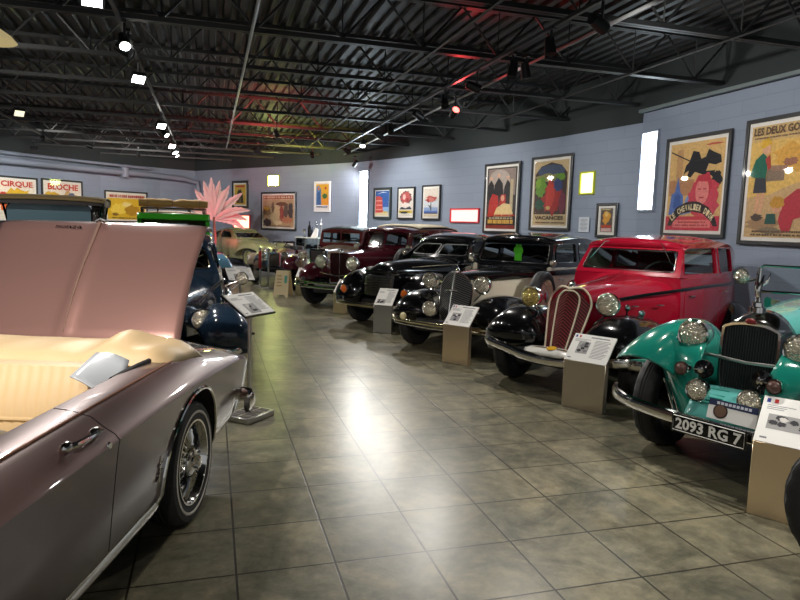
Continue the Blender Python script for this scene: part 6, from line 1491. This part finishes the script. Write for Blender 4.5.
# glass case with trophies
def case():
    o = empty('display_case', 'glass display case against the far wall below the white framed poster', 'display case', (-2.75, 19.55, 0), -35)
    bm = bmesh.new(); rbox(bm, (0, 0, .25), (.95, .45, .5), .01); rbox(bm, (0, 0, 1.165), (.96, .46, .03), .005); obj('case_frame', bm, mat('pale_green_white', 'cfd6cc', .5), o)
    bm = bmesh.new()
    for x in (-.46, .46):
        for y in (-.21, .21): box(bm, (x, y, .82), (.025, .025, .66))
    obj('corner_posts', bm, STEEL, o, smooth=False)
    bm = bmesh.new(); plate(bm, RC(-.46, .5, .46, 1.15), [], 0, lambda u, v, w_: (u, -.218, v)); plate(bm, RC(-.46, .5, .46, 1.15), [], 0, lambda u, v, w_: (u, .218, v)); plate(bm, RC(-.21, .5, .21, 1.15), [], 0, lambda u, v, w_: (-.468, u, v)); plate(bm, RC(-.21, .5, .21, 1.15), [], 0, lambda u, v, w_: (.468, u, v)); obj('glass_sides', bm, CLEAR, o, smooth=False)
    bm = bmesh.new(); box(bm, (0, 0, .83), (.9, .41, .008)); obj('glass_shelf', bm, CLEAR, o, smooth=False)
    rz = R(-35); c, s = math.cos(rz), math.sin(rz)
    def P_(x, y, z): return (-2.75 + x * c - y * s, 19.55 + x * s + y * c, z)
    prof = {'cup': [(0, 0), (.05, 0), (.05, .03), (.012, .05), (.012, .16), (.05, .22), (.06, .30), (.055, .30), (.01, .2)], 'spire': [(0, 0), (.045, 0), (.045, .05), (.02, .07), (.015, .3), (.03, .34), (.008, .40), (.004, .50), (0, .5)], 'bottle': [(0, 0), (.04, 0), (.042, .2), (.03, .25), (.013, .29), (.013, .36), (0, .36)]}
    for k, (x, y, kind, m, lb, sc) in enumerate([(-.30, .0, 'cup', CHROME, 'silver cup at the left end on top of the glass case', .8), (-.14, .05, 'bottle', BLACK, 'dark bottle on top of the glass case, tallest of the dark ones', 1.35), (.02, .0, 'bottle', mat('dark_glass_bottle', (.01, .02, .03), .1, coat=1.), 'short dark bottle in the middle on top of the glass case', .9), (.10, .10, 'spire', CHROME, 'slender silver trophy with a spire on top of the glass case', 1.1), (.34, .05, 'spire', STEEL, 'slender steel trophy at the right end on top of the case', 1.15)]):
        bm = bmesh.new(); lathe(bm, [(r * sc, h * sc) for r, h in prof[kind]], 18, 'z'); tag(obj('bottle' if kind == 'bottle' else 'trophy', bm, m, loc=P_(x, y, 1.181)), lb, 'bottle' if kind == 'bottle' else 'trophy', 'trophies and bottles on the glass case')
    bm = bmesh.new(); plate(bm, [(-.13, 0), (.13, 0), (.13, .26), (.03, .30), (-.10, .05)], [], .02, lambda u, v, w_: (u, w_, v)); tag(obj('info_card', bm, WHITE, loc=P_(.20, -.12, 1.181), rot=(R(-8), 0, rz), smooth=False), 'white angular card standing on top of the glass case', 'card')
    bm = bmesh.new(); rbox(bm, (0, 0, .09), (.36, .25, .18), .01); tag(obj('storage_box', bm, mat('pale_yellow_box', 'dcd8a8', .6), loc=P_(.2, 0, .502), rot=(0, 0, rz)), 'pale yellow box inside the lower part of the glass case', 'box')
    for k, (x, lb) in enumerate(((-.1, 'dark model car on the shelf inside the glass case, left one'), (.22, 'dark model car on the shelf inside the glass case, right one'))):
        bm = bmesh.new(); rbox(bm, (0, 0, .055), (.24, .10, .06), .02); rbox(bm, (-.02, 0, .1), (.12, .09, .06), .02)
        for dx in (-.08, .08): lathe(bm, [(.03, -.055), (.03, .055)], 12, 'y', (dx, 0, .031), caps=True)
        tag(obj('model_car', bm, BLACK, loc=P_(x, 0, .835), rot=(0, 0, rz)), lb, 'model car', 'model cars in the glass case')
case()
# white board on the wall behind the cyclecar
def lean():
    ln, rz = wallframe((-4.33, 21.77), (-3.51, 21.13)); n = Vector((math.sin(R(rz)), -math.cos(R(rz))))
    o = empty('notice_board', 'white board in a dark frame low on the wall behind the brown cyclecar', 'sign', (-4.33 + n.x * .05, 21.77 + n.y * .05, .48), rz)
    q = RC(0, 0, ln, .48); inn = RC(.03, .03, ln - .03, .45)
    bm = bmesh.new(); plate(bm, inn, [], .02, lambda u, v, w_: (u, .02 - w_, v)); obj('panel', bm, WHITE, o, smooth=False)
    bm = bmesh.new(); plate(bm, q, [inn], .035, lambda u, v, w_: (u, .025 - w_, v)); obj('panel_frame', bm, BLACK, o, smooth=False)
lean()
# pink lit palm with feathery leaves
def palm():
    o = empty('potted_palm', 'large leafed palm glowing pink beside the red lit window', 'plant', (-5.95, 20.3, .157))
    bm = bmesh.new(); lathe(bm, [(0, 0), (.22, 0), (.27, .4), (.29, .45), (.26, .45), (.24, .38), (0, .38)], 24, 'z'); obj('pot', bm, mat('dark_pot', '2c2624', .6), o)
    bm = bmesh.new(); tube(bm, [(0, 0, .36), (.03, .02, .9), (0, 0, 1.55)], [.06, .05, .035], 10); obj('trunk', bm, mat('palm_trunk', '5a4636', .8), o)
    LM = mat('palm_leaf', 'c9a8a2', .55)
    q = random.Random(5)
    spec = [(-.55, 1.15, .62), (-.30, 1.40, .55), (-.08, 1.5, .5), (.16, 1.42, .5), (.48, 1.30, .6), (.85, 1.15, .8), (1.15, .85, .95), (1.05, .55, .95), (-.8, .75, .7), (.1, 1.1, -.5), (-.3, 1.0, -.6), (.95, .35, 1.1), (.30, 1.1, .4)]
    for k, (dx, dz, ln_) in enumerate(spec):
        dy = q.uniform(-.35, .1) if ln_ > 0 else .5; L_ = abs(ln_)
        bm = bmesh.new(); mid = []; N = 14
        for i in range(N + 1):
            t = i / N; mid.append(Vector((dx * t * 1.05, dy * t, 1.45 + dz * t - .55 * L_ * t * t * (.6 if dz > 1 else 1.0))))
        ringsL = []
        side = Vector((-(mid[-1].z - mid[0].z), 0, mid[-1].x - mid[0].x)); side.normalize()
        for i, p in enumerate(mid):
            t = i / N; w_ = .098 * math.sin(PI * min(1, t * .96 + .04)) ** .8 * (1 + .34 * (i % 2)) + .004
            ringsL.append([p - side * w_ + Vector((0, -.05 * w_, 0)), p - side * w_ * .45, p + Vector((0, .03, 0)), p + side * w_ * .45, p + side * w_])
        loft(bm, ringsL, closed=False); tube(bm, mid, .009, 5); obj('leaf', bm, LM, o, ang=60)
palm()
# ------------------------------------------------------------------ lamps
def spot(name, loc, tgt, e, size=110, blend=.8, r=.06, col=(1, .96, .9)):
    l = bpy.data.lights.new(name, 'SPOT'); l.energy = e; l.spot_size = R(size); l.spot_blend = blend; l.shadow_soft_size = r; l.color = col
    o = bpy.data.objects.new(name, l); COL.objects.link(o); o.location = loc
    o.rotation_euler = (Vector(tgt) - Vector(loc)).to_track_quat('-Z', 'Y').to_euler(); return o
EMW = mat('lamp_glow_white', (.9, .9, .9), .3, emit=(1, .97, .92), es=18); EMD = mat('lamp_glow_dim', (.9, .9, .7), .3, emit=(.9, .85, .6), es=1.2)
BLK = mat('lamp_housing_black', (.012, .012, .013), .4)
def spotlight(label, loc, tgt, e, kind='can', glow=EMW, group=None, size=110, col=(1, .96, .9), lit=True):
    o = empty('track_spotlight' if kind == 'can' else 'track_floodlight', label, 'lamp', loc, 0, group)
    d = (Vector(tgt) - Vector(loc)).normalized(); Q = d.to_track_quat('X', 'Z').to_matrix().to_4x4()
    bm = bmesh.new()
    if kind == 'can': lathe(bm, [(0, -.16), (.05, -.15), (.06, -.02), (.062, .04), (.055, .04)], 18, 'x')
    else: rbox(bm, (-.03, 0, 0), (.07, .19, .15), .015)
    h = obj('lamp_housing', bm, BLK, o); h.matrix_local = Q
    bm = bmesh.new()
    if kind == 'can': lathe(bm, [(.055, .03), (.03, .036), (0, .038)], 18, 'x')
    else: box(bm, (.008, 0, 0), (.006, .155, .115))
    obj('lamp_face', bm, glow, h)
    bm = bmesh.new(); tube(bm, [(0, 0, .06), (0, 0, .16), (0, 0, .23)], .014, 6); box(bm, (0, 0, .23), (.05, .12, .03), M=Matrix.Rotation(GA, 4, 'Z')); obj('track_mount', bm, BLK, o)
    if e: 
        f = Vector(loc) + d * (.06 if kind == 'can' else .03); spot('lamp_light', f, tgt, e, size=size, col=col, r=.05 if kind == 'can' else .09)
    return o
def track(label, s, t0, t1, z=3.66):
    bm = bmesh.new(); box(bm, (0, 0, 0), (.04, t1 - t0, .035), M=Matrix.Rotation(GA, 4, 'Z')); p = G(s, (t0 + t1) / 2, z); o = obj('light_track', bm, BLK, loc=p, smooth=False); tag(o, label, 'light track')
track('long black lamp track over the left row of cars', -.90, -1.0, 20.5); track('long black lamp track added over the right row of cars', 3.35, 0, 17.8); track('short black lamp track near the left wall', -5.9, 13, 20.6)  # the right track is added to carry lamps for that row
K = LIGHTK

track('short black lamp track added out of view above the motorcycle', 4.6, -.5, 2.4)  # unseen track added to hold the side lamps
A = lambda s, t: tuple(G(s, t, 3.42))
def LT(px_xy): return px_xy
# left-hand track
spotlight('round white track lamp, nearest on the left track', A(-.86, 7.55), (-1.2, 4.2, 0), 170 * K)
spotlight('unlit round lamp just below the nearest round track lamp', A(-.86, 7.9), (2, 7, 1), 0, glow=BLK)
spotlight('nearest rectangular floodlight on the left track', A(-.90, 9.30), (-1.6, 6.5, 0), 170 * K, 'flood')
spotlight('second rectangular floodlight on the left track', A(-.92, 13.7), (-2.5, 10.5, 0), 220 * K, 'flood')
spotlight('round white track lamp between the far floodlights', A(-.92, 15.0), (-1, 12.5, 0), 220 * K)
spotlight('third rectangular floodlight on the left track', A(-.92, 17.3), (-3.0, 14, 0), 220 * K, 'flood')
spotlight('farthest round lamp on the left track', A(-.92, 19.6), (-4.5, 18, .5), 260 * K)
spotlight('farthest small floodlight on the left track', A(-.92, 18.9), (-3.5, 17, 0), 0, 'flood')
spotlight('rectangular floodlight at the top edge of the picture', A(-.95, 6.15), (-1.6, 3.2, 0), 210 * K, 'flood')
spotlight('unseen round lamp added to brighten the raised lid of the convertible', (-2.1, .4, 3.42), (-1.95, 3.85, 1.15), 930 * K, col=(1, .88, .80), size=46)  # unseen lamp added to brighten the raised lid
spotlight('floodlight on the left track behind the viewer', A(-.9, -.6), (-1.0, 3.6, 0), 200 * K, 'flood')
spotlight('long thin lit lamp near the left wall', (-9.9, 17.4, 3.35), (-11.3, 20, 1.6), 140 * K, 'flood')
spotlight('dim small lamp deep between the left joists', A(-3.3, 13.3), (-5, 10, 1), 60 * K, 'flood', glow=EMD)
spotlight('added lamp over the rear of the left row brightening the canvas roofs', A(-3.6, 6.6), (-5.4, 10.6, 1.6), 240 * K, glow=BLK)  # lamp added to brighten the touring car and green car
# right-hand track: lamp heads added to light the right row and wall
for t, tg, lb in ((1.2, (2.0, 2.6, .2), 'added lamp on the right track behind the viewer'), (3.6, (2.3, 3.6, .4), 'added lamp on the right track above the turquoise roadster'), (6.1, (1.6, 5.8, .3), 'added lamp on the right track above the red saloon'), (8.0, (4.5, 9.5, 2.3), 'added lamp on the right track aimed at the right wall posters'), (9.2, (.7, 7.8, .3), 'added lamp on the right track above the black and cream saloon'), (10.4, (2.6, 13.4, 2.3), 'added lamp on the right track aimed at the two tall posters'), (12.2, (-.1, 10.0, .3), 'added lamp on the right track above the streamlined saloon'), (14.6, (-1.0, 12.2, .3), 'added lamp on the right track above the maroon limousine')):
    spotlight(lb, A(3.35, t), tg, (200 if tg[2] < 1 else 150) * K, glow=EMW if t > 14 or t < 5 else BLK, size=70 if t < 5 else 110)
for t_, tg, lb, e_, sz in ((.2, (3.3, 7.6, .8), 'unseen lamp added above the motorcycle, first on its track', 270, 44), (1.0, (2.2, 9.9, .9), 'unseen lamp added above the motorcycle, second on its track', 560, 36), (1.8, (3.1, 4.6, .6), 'unseen lamp added above the motorcycle, third on its track', 170, 60)):  # unseen lamps added to brighten the left sides of the cars
    spotlight(lb, A(4.6, t_), tg, e_ * K, glow=BLK, size=sz)
for k, (s_, t_, tg) in enumerate(((3.35, 5.2, (4.75, 8.3, 2.4)), (3.35, 13.0, (1.6, 15.4, 2.3)), (3.35, 16.2, (.2, 17.4, 2.2)), (1.2, 17.4, (-1.9, 20.0, 2.2)), (-.9, 18.0, (-4.2, 21.7, 2.0)), (-3.0, 18.6, (-6.6, 23.5, 2.2)))):  # lamp heads added to brighten the right and far walls
    spotlight(('added wall washing lamp near the large right poster', 'added wall washing lamp aimed beside the red window', 'added wall washing lamp aimed at three small posters', 'added wall washing lamp aimed at the white framed poster', 'added wall washing lamp aimed at the wide brown poster', 'added wall washing lamp aimed at the far corner')[k], A(s_, t_), tg, 170 * K, glow=BLK)
for k, (p_, tg) in enumerate((((-8.6, 15.5, 3.4), (-10.9, 20.3, 2.0)), ((-7.6, 18.6, 3.4), (-9.4, 22.9, 2.0)))):  # two more lamps added to brighten the left wall
    spotlight(('added lamp aimed at the two left wall posters', 'added lamp aimed at the wide yellow poster')[k], p_, tg, 190 * K, glow=BLK)
spotlight('bright round lamp hanging before the tall far window', (-1.42, 18.6, 3.30), (-2.6, 20.2, 1.8), 120 * K)
spotlight('twin lamp cluster hanging over the black and cream saloon, left head', (1.27, 7.95, 3.46), (.8, 7.4, 0), 0, glow=BLK); spotlight('twin lamp cluster hanging over the black and cream saloon, right head', (1.45, 8.02, 3.46), (2, 8, .5), 0, glow=BLK)
# coloured stage lamps washing the roof
def stage(label, loc, tgt, col, e, gl, size=70):
    spotlight(label, loc, tgt, e * K, glow=mat('lamp_glow_' + gl, col, .3, emit=col, es=6), size=size, col=col)
stage('red stage lamp washing the roof joists', (-2.6, 13.2, 3.40), (-3.2, 15.0, 4.4), (1, .12, .10), 380, 'red', 120)
stage('yellow stage lamp washing the far roof joists', (-2.4, 17.0, 3.40), (-2.7, 18.6, 4.4), (.9, .9, .1), 260, 'yellow', 100)
stage('red lamp lighting a conduit above the parked row', (.75, 9.9, 3.35), (1.0, 9.0, 3.75), (1, .05, .05), 40, 'red', 60)
stage('pink lamp under the palm', (-5.35, 19.75, .32), (-5.95, 20.3, 2.2), (1, .12, .22), 220, 'pink', 110)
# pale pendant shade at the left edge
bm = bmesh.new(); lathe(bm, [(.03, .16), (.10, .14), (.22, .06), (.27, 0), (.26, 0), (.2, .05), (.09, .12)], 28, 'z'); o = obj('pendant_shade', bm, mat('pale_amber_shade', 'c8b878', .4, emit=(1, .8, .4), es=.35), loc=(-4.28, 6.75, 3.36)); tag(o, 'pale amber pendant lamp shade at the upper left edge', 'lamp')
bm = bmesh.new(); tube(bm, [(0, 0, .15), (0, 0, .5), (0, 0, 1.0)], .008, 6); obj('hanging_rod', bm, BLK, o)
# ------------------------------------------------------------------ cars
red_car(); cream_car(); stream_car(); maroon_car(); cowl_car(); teal_car(); motorcycle()
convertible(); navy_car(); green_car(); touring_car(); blue_car(); sage_car(); cycle_car()
